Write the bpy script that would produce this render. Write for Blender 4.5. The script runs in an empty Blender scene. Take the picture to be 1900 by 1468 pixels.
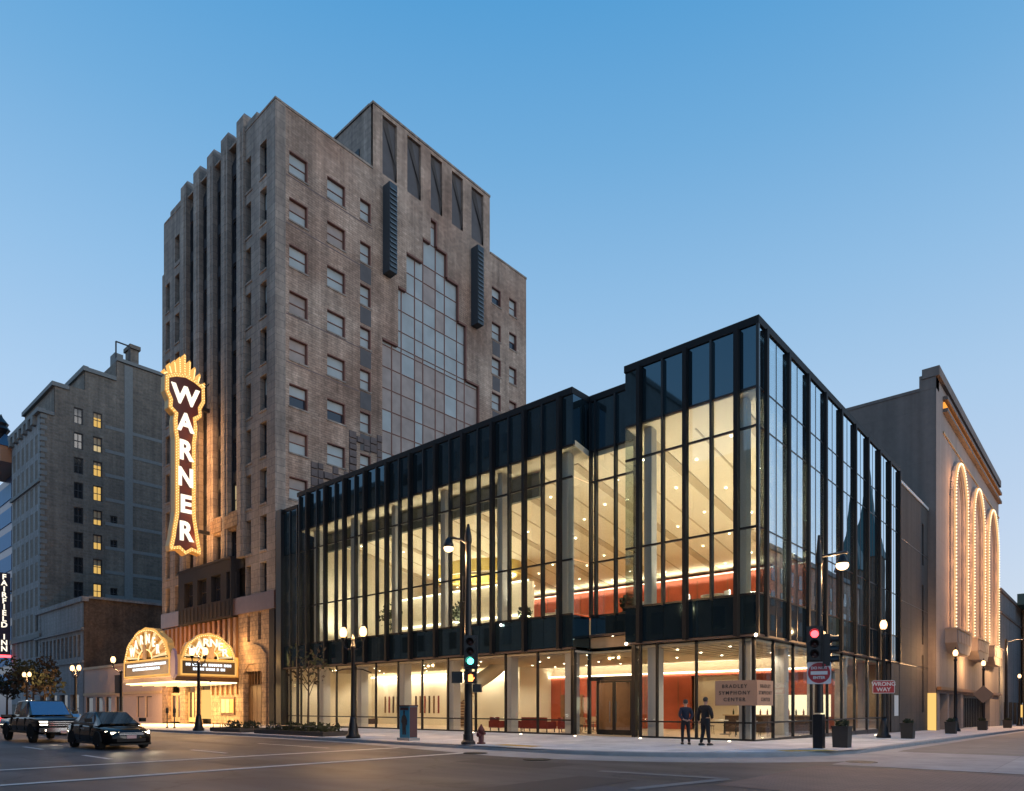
import bpy, math, random
from mathutils import Vector
R = math.radians
rnd = random.Random(7)
sc = bpy.context.scene
col = sc.collection

# ------------------------------------------------------------ camera
cam = bpy.data.cameras.new('camera')
camo = bpy.data.objects.new('camera', cam); col.objects.link(camo); sc.camera = camo
cam.lens = 24.04; cam.sensor_width = 36; cam.shift_y = 0.3042; cam.shift_x = 0.0
cam.clip_start = 0.1; cam.clip_end = 3000
camo.location = (11.397, -28.349, 1.6); camo.rotation_euler = (R(90), 0, R(41.686))

# ------------------------------------------------------------ dusk sky
SUN_ROT, SUN_EL = 82.0, 10.0
w = bpy.data.worlds.new('World'); sc.world = w; w.use_nodes = True
nt = w.node_tree; nt.nodes.clear()
out = nt.nodes.new('ShaderNodeOutputWorld'); bg = nt.nodes.new('ShaderNodeBackground')
sky = nt.nodes.new('ShaderNodeTexSky'); sky.sky_type = 'NISHITA'; sky.sun_disc = False
sky.sun_elevation = R(SUN_EL); sky.sun_rotation = R(SUN_ROT); sky.ozone_density = 3.0; sky.dust_density = 0.3
nb = nt.nodes.new('ShaderNodeVectorMath'); nb.operation = 'SCALE'; nb.inputs['Scale'].default_value = 0.025
nt.links.new(sky.outputs[0], nb.inputs[0])
tc = nt.nodes.new('ShaderNodeTexCoord'); sx = nt.nodes.new('ShaderNodeSeparateXYZ')
nt.links.new(tc.outputs['Generated'], sx.inputs[0])
rp = nt.nodes.new('ShaderNodeValToRGB'); nt.links.new(sx.outputs['Z'], rp.inputs[0])
def lin(c):
    return tuple((v/12.92 if v <= .04045 else ((v+.055)/1.055)**2.4) for v in [k/255 for k in c])
stops = [(0.0, (208, 216, 230)), (.12, (203, 215, 232)), (.218, (193, 211, 234)), (.37, (172, 203, 233)), (.496, (146, 190, 228)), (.625, (112, 172, 219)), (.72, (84, 158, 213)), (1, (52, 130, 200))]
cr = rp.color_ramp
while len(cr.elements) < len(stops): cr.elements.new(.5)
for e, (p, c) in zip(cr.elements, stops):
    e.position = p; e.color = (*[v*.95 for v in lin(c)], 1)
ad = nt.nodes.new('ShaderNodeVectorMath'); ad.operation = 'ADD'
nt.links.new(rp.outputs[0], ad.inputs[0]); nt.links.new(nb.outputs[0], ad.inputs[1])
nt.links.new(ad.outputs[0], bg.inputs[0]); bg.inputs[1].default_value = 1.0
nt.links.new(bg.outputs[0], out.inputs[0])
# last soft glow of the low sun
sl = bpy.data.lights.new('sun', 'SUN'); sl.energy = 0.55; sl.angle = R(25); sl.color = (1, .93, .86)
so = bpy.data.objects.new('sun', sl); col.objects.link(so)
so.rotation_euler = (R(90-SUN_EL), 0, R(180-SUN_ROT))
vs = sc.view_settings
sc.display_settings.display_device = 'sRGB'
vs.view_transform = 'Standard'; vs.look = 'None'; vs.gamma = 1; vs.exposure = 0.0; vs.use_curve_mapping = False
cy = sc.cycles
cy.max_bounces = 8; cy.diffuse_bounces = 3; cy.glossy_bounces = 4; cy.transmission_bounces = 4; cy.transparent_max_bounces = 24
cy.sample_clamp_indirect = 4; cy.caustics_reflective = False; cy.caustics_refractive = False; cy.use_denoising = True

# ------------------------------------------------------------ materials
def ntree(name):
    m = bpy.data.materials.new(name); m.use_nodes = True
    t = m.node_tree; p = t.nodes['Principled BSDF']
    return m, t, p
def plain(name, c, rough=.6, metal=0, spec=.5, noise=0, nscale=4, bump=0, bscale=60):
    m, t, p = ntree(name)
    p.inputs['Base Color'].default_value = (*c, 1); p.inputs['Roughness'].default_value = rough
    p.inputs['Metallic'].default_value = metal; p.inputs['Specular IOR Level'].default_value = spec
    g = t.nodes.new('ShaderNodeNewGeometry')
    if noise:
        n = t.nodes.new('ShaderNodeTexNoise'); n.inputs['Scale'].default_value = nscale; n.inputs['Detail'].default_value = 6
        t.links.new(g.outputs['Position'], n.inputs['Vector'])
        mx = t.nodes.new('ShaderNodeMix'); mx.data_type = 'RGBA'
        mx.inputs['A'].default_value = (*[v*(1-noise) for v in c], 1); mx.inputs['B'].default_value = (*[min(1, v*(1+noise)) for v in c], 1)
        t.links.new(n.outputs['Fac'], mx.inputs['Factor']); t.links.new(mx.outputs['Result'], p.inputs['Base Color'])
    if bump:
        n = t.nodes.new('ShaderNodeTexNoise'); n.inputs['Scale'].default_value = bscale
        t.links.new(g.outputs['Position'], n.inputs['Vector'])
        b = t.nodes.new('ShaderNodeBump'); b.inputs['Strength'].default_value = bump; b.inputs['Distance'].default_value = .02
        t.links.new(n.outputs['Fac'], b.inputs['Height']); t.links.new(b.outputs[0], p.inputs['Normal'])
    return m
def emit(name, c, s):
    m = bpy.data.materials.new(name); m.use_nodes = True; t = m.node_tree; t.nodes.clear()
    o = t.nodes.new('ShaderNodeOutputMaterial'); e = t.nodes.new('ShaderNodeEmission')
    e.inputs[0].default_value = (*c, 1); e.inputs[1].default_value = s; t.links.new(e.outputs[0], o.inputs[0])
    return m
def frosted(name, c, s, through=.75):
    m = emit(name, c, s); t = m.node_tree; o = t.nodes['Material Output']; e = t.nodes['Emission']
    tr = t.nodes.new('ShaderNodeBsdfTransparent'); tr.inputs[0].default_value = (through, through, through, 1); a = t.nodes.new('ShaderNodeAddShader')
    t.links.new(e.outputs[0], a.inputs[0]); t.links.new(tr.outputs[0], a.inputs[1]); t.links.new(a.outputs[0], o.inputs[0]); return m
def masonry(name, c1, c2, mortar, bw, bh, msize=.02, blotch=.35, blotch_scale=.25, rough=.85, grain=.25, streak=.25, tint=None):
    """stone or brick on axis-aligned walls: u = x + y, v = z"""
    m, t, p = ntree(name); L = t.links
    g = t.nodes.new('ShaderNodeNewGeometry'); s = t.nodes.new('ShaderNodeSeparateXYZ'); L.new(g.outputs['Position'], s.inputs[0])
    a = t.nodes.new('ShaderNodeMath'); L.new(s.outputs[0], a.inputs[0]); L.new(s.outputs[1], a.inputs[1])
    cb = t.nodes.new('ShaderNodeCombineXYZ'); L.new(a.outputs[0], cb.inputs[0]); L.new(s.outputs[2], cb.inputs[1])
    b = t.nodes.new('ShaderNodeTexBrick'); L.new(cb.outputs[0], b.inputs['Vector'])
    b.inputs['Color1'].default_value = (*c1, 1); b.inputs['Color2'].default_value = (*c2, 1); b.inputs['Mortar'].default_value = (*mortar, 1)
    b.inputs['Scale'].default_value = 1; b.inputs['Mortar Size'].default_value = msize; b.inputs['Brick Width'].default_value = bw; b.inputs['Row Height'].default_value = bh
    b.inputs['Bias'].default_value = 0
    n1 = t.nodes.new('ShaderNodeTexNoise'); n1.inputs['Scale'].default_value = blotch_scale; n1.inputs['Detail'].default_value = 8; n1.inputs['Roughness'].default_value = .65
    L.new(g.outputs['Position'], n1.inputs['Vector'])
    n2 = t.nodes.new('ShaderNodeTexNoise'); n2.inputs['Scale'].default_value = 3.2; n2.inputs['Detail'].default_value = 6; n2.inputs['Roughness'].default_value = .7
    L.new(g.outputs['Position'], n2.inputs['Vector'])
    # vertical rain streaks
    mp = t.nodes.new('ShaderNodeMapping'); mp.inputs['Scale'].default_value = (1.4, 1.4, .05); L.new(g.outputs['Position'], mp.inputs['Vector'])
    n3 = t.nodes.new('ShaderNodeTexNoise'); n3.inputs['Scale'].default_value = 1; n3.inputs['Detail'].default_value = 4; L.new(mp.outputs[0], n3.inputs['Vector'])
    prev = b.outputs['Color']
    for node, amt in ((n1, blotch), (n2, grain), (n3, streak)):
        r = t.nodes.new('ShaderNodeMapRange'); r.inputs['From Min'].default_value = .3; r.inputs['From Max'].default_value = .7
        r.inputs['To Min'].default_value = 1-amt; r.inputs['To Max'].default_value = 1+amt*.6; L.new(node.outputs['Fac'], r.inputs['Value'])
        v = t.nodes.new('ShaderNodeVectorMath'); v.operation = 'SCALE'; L.new(prev, v.inputs[0]); L.new(r.outputs[0], v.inputs['Scale']); prev = v.outputs[0]
    if tint:
        n4 = t.nodes.new('ShaderNodeTexNoise'); n4.inputs['Scale'].default_value = .12; n4.inputs['Detail'].default_value = 3; L.new(g.outputs['Position'], n4.inputs['Vector'])
        r = t.nodes.new('ShaderNodeMapRange'); r.inputs['From Min'].default_value = .4; r.inputs['From Max'].default_value = .62; L.new(n4.outputs['Fac'], r.inputs['Value'])
        mx = t.nodes.new('ShaderNodeMix'); mx.data_type = 'RGBA'; mx.blend_type = 'MULTIPLY'; L.new(r.outputs[0], mx.inputs['Factor'])
        L.new(prev, mx.inputs['A']); mx.inputs['B'].default_value = (*tint, 1); prev = mx.outputs['Result']
    L.new(prev, p.inputs['Base Color']); p.inputs['Roughness'].default_value = rough
    bp = t.nodes.new('ShaderNodeBump'); bp.inputs['Strength'].default_value = .35; bp.inputs['Distance'].default_value = .03
    L.new(b.outputs['Fac'], bp.inputs['Height']); bp.invert = True; L.new(bp.outputs[0], p.inputs['Normal'])
    return m
def glass(name, tint=(.9, .93, .9), k=1.0, base=.0, rough=.0):
    """thin architectural glass: see-through, mirror by Fresnel"""
    m = bpy.data.materials.new(name); m.use_nodes = True; t = m.node_tree; t.nodes.clear(); L = t.links
    o = t.nodes.new('ShaderNodeOutputMaterial'); tr = t.nodes.new('ShaderNodeBsdfTransparent'); gl = t.nodes.new('ShaderNodeBsdfGlossy')
    tr.inputs[0].default_value = (*tint, 1); gl.inputs[0].default_value = (.85, .95, 1, 1); gl.inputs['Roughness'].default_value = rough
    fr = t.nodes.new('ShaderNodeFresnel'); fr.inputs[0].default_value = 1.5
    g = t.nodes.new('ShaderNodeNewGeometry')
    mr = t.nodes.new('ShaderNodeMapRange'); mr.inputs['To Min'].default_value = 1.5; mr.inputs['To Max'].default_value = 1/1.5; L.new(g.outputs['Backfacing'], mr.inputs['Value']); L.new(mr.outputs[0], fr.inputs[0])
    n = t.nodes.new('ShaderNodeTexNoise'); n.inputs['Scale'].default_value = .35; L.new(g.outputs['Position'], n.inputs['Vector'])
    bp = t.nodes.new('ShaderNodeBump'); bp.inputs['Strength'].default_value = .04; bp.inputs['Distance'].default_value = .05; L.new(n.outputs['Fac'], bp.inputs['Height'])
    L.new(bp.outputs[0], gl.inputs['Normal'])
    ma = t.nodes.new('ShaderNodeMath'); ma.operation = 'MULTIPLY_ADD'; ma.inputs[1].default_value = k; ma.inputs[2].default_value = base; ma.use_clamp = True
    L.new(fr.outputs[0], ma.inputs[0]); mx = t.nodes.new('ShaderNodeMixShader')
    L.new(ma.outputs[0], mx.inputs[0]); L.new(tr.outputs[0], mx.inputs[1]); L.new(gl.outputs[0], mx.inputs[2]); L.new(mx.outputs[0], o.inputs[0])
    return m
def asphalt(name, c, rough, patch=.3):
    m, t, p = ntree(name); L = t.links
    g = t.nodes.new('ShaderNodeNewGeometry')
    def noise(s, d, vec=None):
        n = t.nodes.new('ShaderNodeTexNoise'); n.inputs['Scale'].default_value = s; n.inputs['Detail'].default_value = d
        L.new(vec if vec else g.outputs['Position'], n.inputs['Vector']); return n
    mp = t.nodes.new('ShaderNodeMapping'); mp.inputs['Scale'].default_value = (.12, 1.1, 1); L.new(g.outputs['Position'], mp.inputs['Vector'])
    prev = None
    for n, amt in ((noise(.25, 5), patch), (noise(70, 2), .45), (noise(1, 4, mp.outputs[0]), .4)):
        r = t.nodes.new('ShaderNodeMapRange'); r.inputs['From Min'].default_value = .3; r.inputs['From Max'].default_value = .7
        r.inputs['To Min'].default_value = 1-amt; r.inputs['To Max'].default_value = 1+amt; L.new(n.outputs['Fac'], r.inputs['Value'])
        v = t.nodes.new('ShaderNodeVectorMath'); v.operation = 'SCALE'
        if prev: L.new(prev, v.inputs[0])
        else: v.inputs[0].default_value = c
        L.new(r.outputs[0], v.inputs['Scale']); prev = v.outputs[0]
    # cracks
    vo = t.nodes.new('ShaderNodeTexVoronoi'); vo.feature = 'DISTANCE_TO_EDGE'; vo.inputs['Scale'].default_value = .22
    wn = noise(.9, 4); ws = t.nodes.new('ShaderNodeVectorMath'); ws.operation = 'MULTIPLY_ADD'; ws.inputs[1].default_value = (2.2, 2.2, 0)
    L.new(wn.outputs['Color'], ws.inputs[0]); L.new(g.outputs['Position'], ws.inputs[2]); L.new(ws.outputs[0], vo.inputs['Vector'])
    r = t.nodes.new('ShaderNodeMapRange'); r.inputs['From Max'].default_value = .02; r.inputs['To Min'].default_value = .42; L.new(vo.outputs['Distance'], r.inputs['Value'])
    v = t.nodes.new('ShaderNodeVectorMath'); v.operation = 'SCALE'; L.new(prev, v.inputs[0]); L.new(r.outputs[0], v.inputs['Scale'])
    L.new(v.outputs[0], p.inputs['Base Color'])
    rr = t.nodes.new('ShaderNodeMapRange'); rr.inputs['To Min'].default_value = rough-.14; rr.inputs['To Max'].default_value = rough+.14
    L.new(noise(.4, 4).outputs['Fac'], rr.inputs['Value']); L.new(rr.outputs[0], p.inputs['Roughness'])
    b = t.nodes.new('ShaderNodeBump'); b.inputs['Strength'].default_value = .25; b.inputs['Distance'].default_value = .008
    L.new(noise(90, 3).outputs['Fac'], b.inputs['Height']); L.new(b.outputs[0], p.inputs['Normal'])
    return m
def paving(name, c, bw, bh, mortar=.38, rough=.75, rot=0):
    """scored concrete or pavers seen on the ground"""
    m, t, p = ntree(name); L = t.links
    g = t.nodes.new('ShaderNodeNewGeometry')
    b = t.nodes.new('ShaderNodeTexBrick'); b.offset = 0 if bw == bh else .5
    mp = t.nodes.new('ShaderNodeMapping'); mp.inputs['Rotation'].default_value = (0, 0, rot); L.new(g.outputs['Position'], mp.inputs['Vector']); L.new(mp.outputs[0], b.inputs['Vector'])
    b.inputs['Color1'].default_value = (*[v*1.06 for v in c], 1); b.inputs['Color2'].default_value = (*[v*.9 for v in c], 1); b.inputs['Mortar'].default_value = (*[v*mortar for v in c], 1)
    b.inputs['Scale'].default_value = 1; b.inputs['Mortar Size'].default_value = .012; b.inputs['Brick Width'].default_value = bw; b.inputs['Row Height'].default_value = bh
    n = t.nodes.new('ShaderNodeTexNoise'); n.inputs['Scale'].default_value = .8; n.inputs['Detail'].default_value = 8; n.inputs['Roughness'].default_value = .7; L.new(g.outputs['Position'], n.inputs['Vector'])
    r = t.nodes.new('ShaderNodeMapRange'); r.inputs['From Min'].default_value = .3; r.inputs['From Max'].default_value = .7; r.inputs['To Min'].default_value = .72; r.inputs['To Max'].default_value = 1.18; L.new(n.outputs['Fac'], r.inputs['Value'])
    v = t.nodes.new('ShaderNodeVectorMath'); v.operation = 'SCALE'; L.new(b.outputs['Color'], v.inputs[0]); L.new(r.outputs[0], v.inputs['Scale']); L.new(v.outputs[0], p.inputs['Base Color'])
    p.inputs['Roughness'].default_value = rough
    return m

M = dict(
  asphalt=asphalt('asphalt', (.052, .048, .056), .64), concrete=paving('concrete', (.62, .60, .61), 1.5, 1.5),
  apron=paving('apron concrete', (.31, .30, .31), 3, 3, .7), brickpave=paving('brick paving', (.17, .11, .10), .22, .11, .6),
  sidest=paving('street concrete', (.17, .155, .15), 3.6, 4.5, .6), kerb=plain('kerb stone', (.27, .27, .28), .8, noise=.25, nscale=3), paint=plain('worn white paint', (.55, .54, .53), .7, noise=.4, nscale=6),
  tactile=plain('tactile yellow', (.62, .36, .08), .8, noise=.2), iron=plain('cast iron', (.035, .033, .032), .5, .5, noise=.3),
  black=plain('black metal', (.012, .013, .016), .35, .2), fin=plain('dark fin metal', (.007, .008, .010), .6, 0, .25),
  spandrel=plain('dark spandrel glass', (.055, .105, .14), .03, .85, .9), soffit=plain('bronze soffit', (.10, .07, .06), .5, .3),
  pane=glass('clear glass', (.93, .95, .92), 1.0, .0), panef=glass('tinted glass', (.86, .90, .88), 1.35, .02),
  paneb=glass('coated side glass', (.74, .82, .82), 3.2, .12), gpane=glass('ground glass', (.94, .95, .93), 1.1, .0),
  cream=plain('cream plaster', (.78, .70, .55), .8), ceil=plain('ceiling plaster', (.80, .70, .53), .85), white=plain('white paint', (.8, .79, .76), .5),
  slot=plain('ceiling beam', (.50, .41, .29), .8), woodfloor=plain('pale wood floor', (.55, .40, .24), .35, noise=.15, nscale=6),
  redwood=plain('red wood panelling', (.40, .078, .034), .45, noise=.2, nscale=1.5), brownwood=plain('brown wood', (.20, .10, .045), .5, noise=.2),
  colm=plain('pale column', (.58, .56, .55), .5), gold=plain('yellow drum', (.58, .42, .11), .5),
  downlight=emit('downlight', (1, .86, .62), 16), gdown=emit('ground downlight', (1, .86, .62), 14), cove=emit('cove light', (1, .86, .60), 5), cove2=emit('bright cove', (1, .86, .60), 8), paver_light=emit('paving light', (1, .85, .6), 6),
  barglow=emit('lit bar shelf', (1, .82, .50), 2.2), screen=emit('info screen', (.75, .9, 1), 3),
  bulb=emit('warm bulb', (1, .66, .26), 1.9), bulbw=emit('marquee bulb', (1, .68, .28), 1.9), ray=emit('neon ray', (1, .52, .14), 1.05), rayw=emit('pale ray', (1, .74, .38), 1.1), letter=emit('lit letter', (1, .90, .72), 1.5),
  troughlit=plain('gold trough', (.75, .48, .16), .45), maroon=plain('maroon face', (.10, .016, .010), .4), mboard=plain('marquee board', (.05, .035, .02), .5), mtext=emit('marquee text', (.85, .93, 1), 1.6),
  archneon=emit('arch glow tube', (1, .56, .25), .9), patch=plain('tar patch', (.034, .031, .035), .7, noise=.3, nscale=3), soffitlit=emit('soffit bulbs', (1, .80, .45), 3.0), lampglobe=frosted('lamp globe', (1, .60, .27), 2.2), cobra=emit('lamp bowl', (1, .66, .34), 4),
  archbulb=emit('arch bulb', (1, .82, .50), 2.3), orange=emit('amber strip', (1, .36, .06), 1.3), amberbox=emit('amber case', (1, .60, .18), 1.1),
  winlit=emit('lit window', (1, .62, .17), .75), winlit2=emit('pale lit window', (1, .78, .42), .6),
  green=emit('green lens', (.12, 1, .72), 4.5), redl=emit('red lens', (1, .05, .06), 7), hand=emit('hand lens', (1, .25, .06), 5), tail=emit('tail light', (1, .03, .03), 2.5), head=emit('headlight', (1, .86, .62), 16), headdim=emit('dim headlight', (1, .9, .75), 5),
  lens=plain('unlit lens', (.05, .02, .02), .2),
  stone=masonry('tower limestone', (.35, .29, .245), (.275, .23, .20), (.18, .155, .14), 1.4, .62, .022, .26, .2, grain=.22, streak=.34),
  eaststone=masonry('tower brick', (.55, .415, .325), (.43, .315, .24), (.31, .235, .19), .62, .2, .022, .42, .2, grain=.26, streak=.3, tint=(.76, .66, .62)),
  belt=plain('purple granite', (.13, .085, .085), .35, noise=.3, nscale=2), slate=plain('dark bay metal', (.026, .027, .033), .8, 0, .2, noise=.2),
  upanel=plain('dark slate panel', (.10, .095, .10), .8, noise=.3, nscale=1.2), redframe=plain('red window frame', (.19, .085, .065), .7), darkframe=plain('dark frame', (.03, .03, .035), .5),
  pale=plain('pale old pane', (.36, .40, .41), .35, 0, .35, noise=.3, nscale=.7), paledark=plain('dark old pane', (.02, .03, .04), .08, 0, .8), bay=plain('bay glass', (.025, .03, .045), .1, 0, .7),
  rubble=plain('rubble stone', (.135, .105, .10), .9, noise=.4, nscale=3, bump=.5, bscale=8), louvre=plain('louvre metal', (.04, .06, .078), .5, .2), louvreslat=plain('louvre slat', (.15, .19, .22), .5, .3),
  reliefs=masonry('carved stone', (.36, .25, .16), (.30, .2, .13), (.2, .14, .1), .5, .4, .03, .4, 2, grain=.5), bronze=plain('bronze door', (.10, .055, .03), .4, .4, noise=.5, nscale=4),
  tan=plain('tan panel', (.48, .34, .2), .6, noise=.2), pink=plain('pink panel', (.48, .36, .31), .7, noise=.12), glassdark=plain('dark shop glass', (.015, .018, .022), .06, 0, .8), poster=plain('paper poster', (.75, .22, .08), .6, noise=.3, nscale=6),
  grayfront=masonry('grey front', (.27, .28, .29), (.25, .26, .27), (.2, .2, .21), 1.2, .5, .015, .2, .2), brownbrick=masonry('brown brick', (.15, .095, .06), (.11, .07, .045), (.12, .09, .07), .3, .1, .02, .45, .3, grain=.45, streak=.35),
  oldbrick=masonry('grey brick', (.20, .17, .14), (.14, .125, .105), (.17, .155, .14), 1.1, .42, .05, .3, .12, grain=.3, streak=.25), quoin=plain('quoin stone', (.17, .185, .19), .85, noise=.25),
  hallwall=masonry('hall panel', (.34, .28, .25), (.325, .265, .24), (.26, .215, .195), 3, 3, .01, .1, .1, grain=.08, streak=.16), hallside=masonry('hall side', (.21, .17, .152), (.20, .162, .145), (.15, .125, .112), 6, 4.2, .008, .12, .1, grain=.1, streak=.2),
  darkclad=masonry('dark cladding', (.085, .072, .066), (.08, .068, .062), (.06, .05, .046), 4.5, 1.2, .006, .15, .2, grain=.12),
  farwall=masonry('far wall', (.27, .27, .27), (.26, .26, .26), (.2, .2, .2), 4, 3, .02, .2, .1), blueglass=plain('blue curtain glass', (.04, .20, .40), .5, 0, .15), greydrop=plain('grey bulkhead', (.13, .135, .12), .8), worn=plain('faded paint', (.17, .165, .17), .75, noise=.35, nscale=4), pale2=plain('warm old pane', (.33, .275, .25), .4, 0, .3, noise=.4, nscale=.9), navy=plain('navy band', (.012, .03, .10), .3), navysign=plain('navy sign', (.012, .014, .05), .4), teal=plain('teal cornice', (.016, .07, .08), .6), copper=plain('copper cornice', (.36, .17, .09), .6),
  foliage=plain('dusk foliage', (.026, .034, .016), .9), leafred=plain('autumn leaf', (.026, .019, .011), .95), bark=plain('bark', (.055, .042, .032), .9, noise=.3), planter=plain('dark planter', (.03, .026, .024), .7, noise=.3), soil=plain('soil', (.03, .022, .016), .95),
  carblack=plain('black car paint', (.003, .0032, .004), .1, 0, .35), carsilver=plain('silver car paint', (.30, .33, .37), .25, .6), carglass=plain('car glass', (.17, .27, .35), .03, .8, 1.0), chrome=plain('chrome', (.6, .62, .65), .15, 1), tyre=plain('tyre', (.012, .012, .012), .85), plate=plain('number plate', (.45, .30, .32), .5),
  skin=plain('skin', (.42, .25, .18), .6), hair=plain('grey hair', (.045, .036, .032), .8), bluecloth=plain('blue jacket', (.008, .014, .034), .8), darkcloth=plain('dark jacket', (.006, .005, .008), .8), trousers=plain('dark trousers', (.010, .010, .014), .85), jeans=plain('navy trousers', (.005, .006, .011), .85), shoe=plain('shoe', (.008, .008, .008), .5),
  signred=plain('sign red', (.34, .014, .025), .4), signwhite=plain('sign white', (.62, .60, .62), .4), signbox=plain('sign bronze', (.30, .20, .15), .5), ink=plain('ink', (.03, .025, .025), .6), cabblue=plain('mural blue', (.02, .20, .32), .5), cabdark=plain('mural maroon', (.055, .02, .028), .5), hydrant=plain('hydrant red', (.09, .016, .018), .5), redsofa=plain('red upholstery', (.22, .025, .02), .8), darkwood=plain('dark furniture', (.06, .03, .02), .5), purple=plain('shield purple', (.22, .17, .30), .5), pole=plain('pole metal', (.012, .011, .013), .4, .3), backsign=plain('sign back', (.20, .15, .12), .6),
)

# ------------------------------------------------------------ helpers
class MB:
    def __init__(s): s.v = []; s.f = []
    def add(s, vs, fs):
        o = len(s.v); s.v += [tuple(v) for v in vs]; s.f += [tuple(i+o for i in f) for f in fs]; return s
    def box(s, x0, y0, z0, x1, y1, z1):
        x0, x1 = sorted((x0, x1)); y0, y1 = sorted((y0, y1)); z0, z1 = sorted((z0, z1))
        return s.add([(x0,y0,z0),(x1,y0,z0),(x1,y1,z0),(x0,y1,z0),(x0,y0,z1),(x1,y0,z1),(x1,y1,z1),(x0,y1,z1)],
                     [(0,3,2,1),(4,5,6,7),(0,1,5,4),(1,2,6,5),(2,3,7,6),(3,0,4,7)])
    def prism(s, poly, ax, a, b):
        """poly of 2-D points extruded along axis ax ('x','y','z') from a to b"""
        def P(p, t): return {'x': (t, p[0], p[1]), 'y': (p[0], t, p[1]), 'z': (p[0], p[1], t)}[ax]
        n = len(poly); vs = [P(p, a) for p in poly]+[P(p, b) for p in poly]
        fs = [tuple(range(n)), tuple(range(2*n-1, n-1, -1))]+[(i, (i+1) % n, (i+1) % n+n, i+n) for i in range(n)]
        return s.add(vs, fs)
    def tube(s, p0, p1, r0, r1=None, n=10):
        r1 = r0 if r1 is None else r1
        p0 = Vector(p0); p1 = Vector(p1); d = (p1-p0).normalized()
        a = d.orthogonal().normalized(); b = d.cross(a)
        vs = []
        for p, r in ((p0, r0), (p1, r1)):
            vs += [p+(a*math.cos(2*math.pi*i/n)+b*math.sin(2*math.pi*i/n))*r for i in range(n)]
        fs = [(i, (i+1) % n, (i+1) % n+n, i+n) for i in range(n)]+[tuple(range(n-1, -1, -1)), tuple(range(n, 2*n))]
        return s.add(vs, fs)
    def path(s, pts, r, n=8):
        for a, b in zip(pts, pts[1:]): s.tube(a, b, r, r, n)
        return s
    def lathe(s, c, prof, n=16):
        """profile of (radius, z) about the vertical through c"""
        vs = []; fs = []
        for r, z in prof:
            vs += [(c[0]+r*math.cos(2*math.pi*i/n), c[1]+r*math.sin(2*math.pi*i/n), c[2]+z) for i in range(n)]
        for k in range(len(prof)-1):
            fs += [(k*n+i, k*n+(i+1) % n, (k+1)*n+(i+1) % n, (k+1)*n+i) for i in range(n)]
        fs += [tuple(range(n-1, -1, -1)), tuple(range((len(prof)-1)*n, len(prof)*n))]
        return s.add(vs, fs)
    def ball(s, c, r, n=12, m=8, sz=1.0):
        return s.lathe(c, [(max(.001, r*math.sin(math.pi*k/m)), -r*sz*math.cos(math.pi*k/m)) for k in range(m+1)], n)
    def octa(s, c, r):
        x, y, z = c
        return s.add([(x+r,y,z),(x-r,y,z),(x,y+r,z),(x,y-r,z),(x,y,z+r),(x,y,z-r)], [(0,2,4),(2,1,4),(1,3,4),(3,0,4),(2,0,5),(1,2,5),(3,1,5),(0,3,5)])
    def mesh(s, name, mat, smooth=False, off=(0, 0, 0)):
        me = bpy.data.meshes.new(name)
        me.from_pydata([(v[0]-off[0], v[1]-off[1], v[2]-off[2]) for v in s.v], [], s.f)
        me.materials.append(M[mat] if isinstance(mat, str) else mat)
        if smooth: me.polygons.foreach_set('use_smooth', [True]*len(me.polygons))
        me.update(); return me
def light(kind, name, loc, power, c=(1, .72, .42), size=.1, size_y=None, rot=(0, 0, 0), spot=120):
    l = bpy.data.lights.new(name, kind); l.energy = power; l.color = c
    if kind == 'AREA':
        l.shape = 'RECTANGLE'; l.size = size; l.size_y = size_y or size
    else: l.shadow_soft_size = size
    if kind == 'SPOT': l.spot_size = R(spot); l.spot_blend = .6
    o = bpy.data.objects.new(name, l); col.objects.link(o); o.location = loc; o.rotation_euler = rot; return o
ORG = {}
def link(name, me, parent=None, loc=(0, 0, 0), rotz=0):
    o = bpy.data.objects.new(name, me); col.objects.link(o)
    o.location = loc; o.rotation_euler = (0, 0, rotz)
    if parent is not None: o.parent = parent
    return o
def thing(name, label, cat, loc=(0, 0, 0), group=None, rotz=0):
    o = link(name, None, None, loc, rotz); o['label'] = label; o['category'] = cat
    if group: o['group'] = group
    ORG[o.name] = Vector(loc); return o
def org(p): return ORG.get(p.name, Vector((0, 0, 0)))
def part(name, mb, mat, parent, smooth=False, label=None, stuff=False):
    """one mesh authored in world coordinates, parented to an unrotated thing or part"""
    og = org(parent); o = link(name, mb.mesh(name, mat, smooth, og), parent)
    ORG[o.name] = og
    if label: o['label'] = label
    if stuff: o['kind'] = 'stuff'
    return o
def loc_part(name, mb, mat, parent, smooth=False, label=None, stuff=False):
    """one mesh authored in the parent's own coordinates"""
    o = link(name, mb.mesh(name, mat, smooth), parent)
    if label: o['label'] = label
    if stuff: o['kind'] = 'stuff'
    return o
def piece(name, me, parent, wloc, rotz=0):
    """shared-mesh piece at a world point under an unrotated parent"""
    og = org(parent); o = link(name, me, parent, Vector(wloc)-og, rotz); return o
def struct(name, mb, mat, smooth=False, kind='structure'):
    o = link(name, mb.mesh(name, mat, smooth)); o['kind'] = kind; return o
def solo(name, mb, mat, label, cat, loc=(0, 0, 0), group=None, smooth=False):
    o = link(name, mb.mesh(name, mat, smooth, loc), None, loc); o['label'] = label; o['category'] = cat
    if group: o['group'] = group
    ORG[o.name] = Vector(loc); return o
def copy_thing(root, loc, label=None, rotz=None):
    r = root.copy(); col.objects.link(r); r.location = loc
    if rotz is not None: r.rotation_euler = (0, 0, rotz)
    if label: r['label'] = label
    for ch in list(root.children):
        c = ch.copy(); col.objects.link(c); c.parent = r
        for g in list(ch.children):
            d = g.copy(); col.objects.link(d); d.parent = c
    return r
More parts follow.
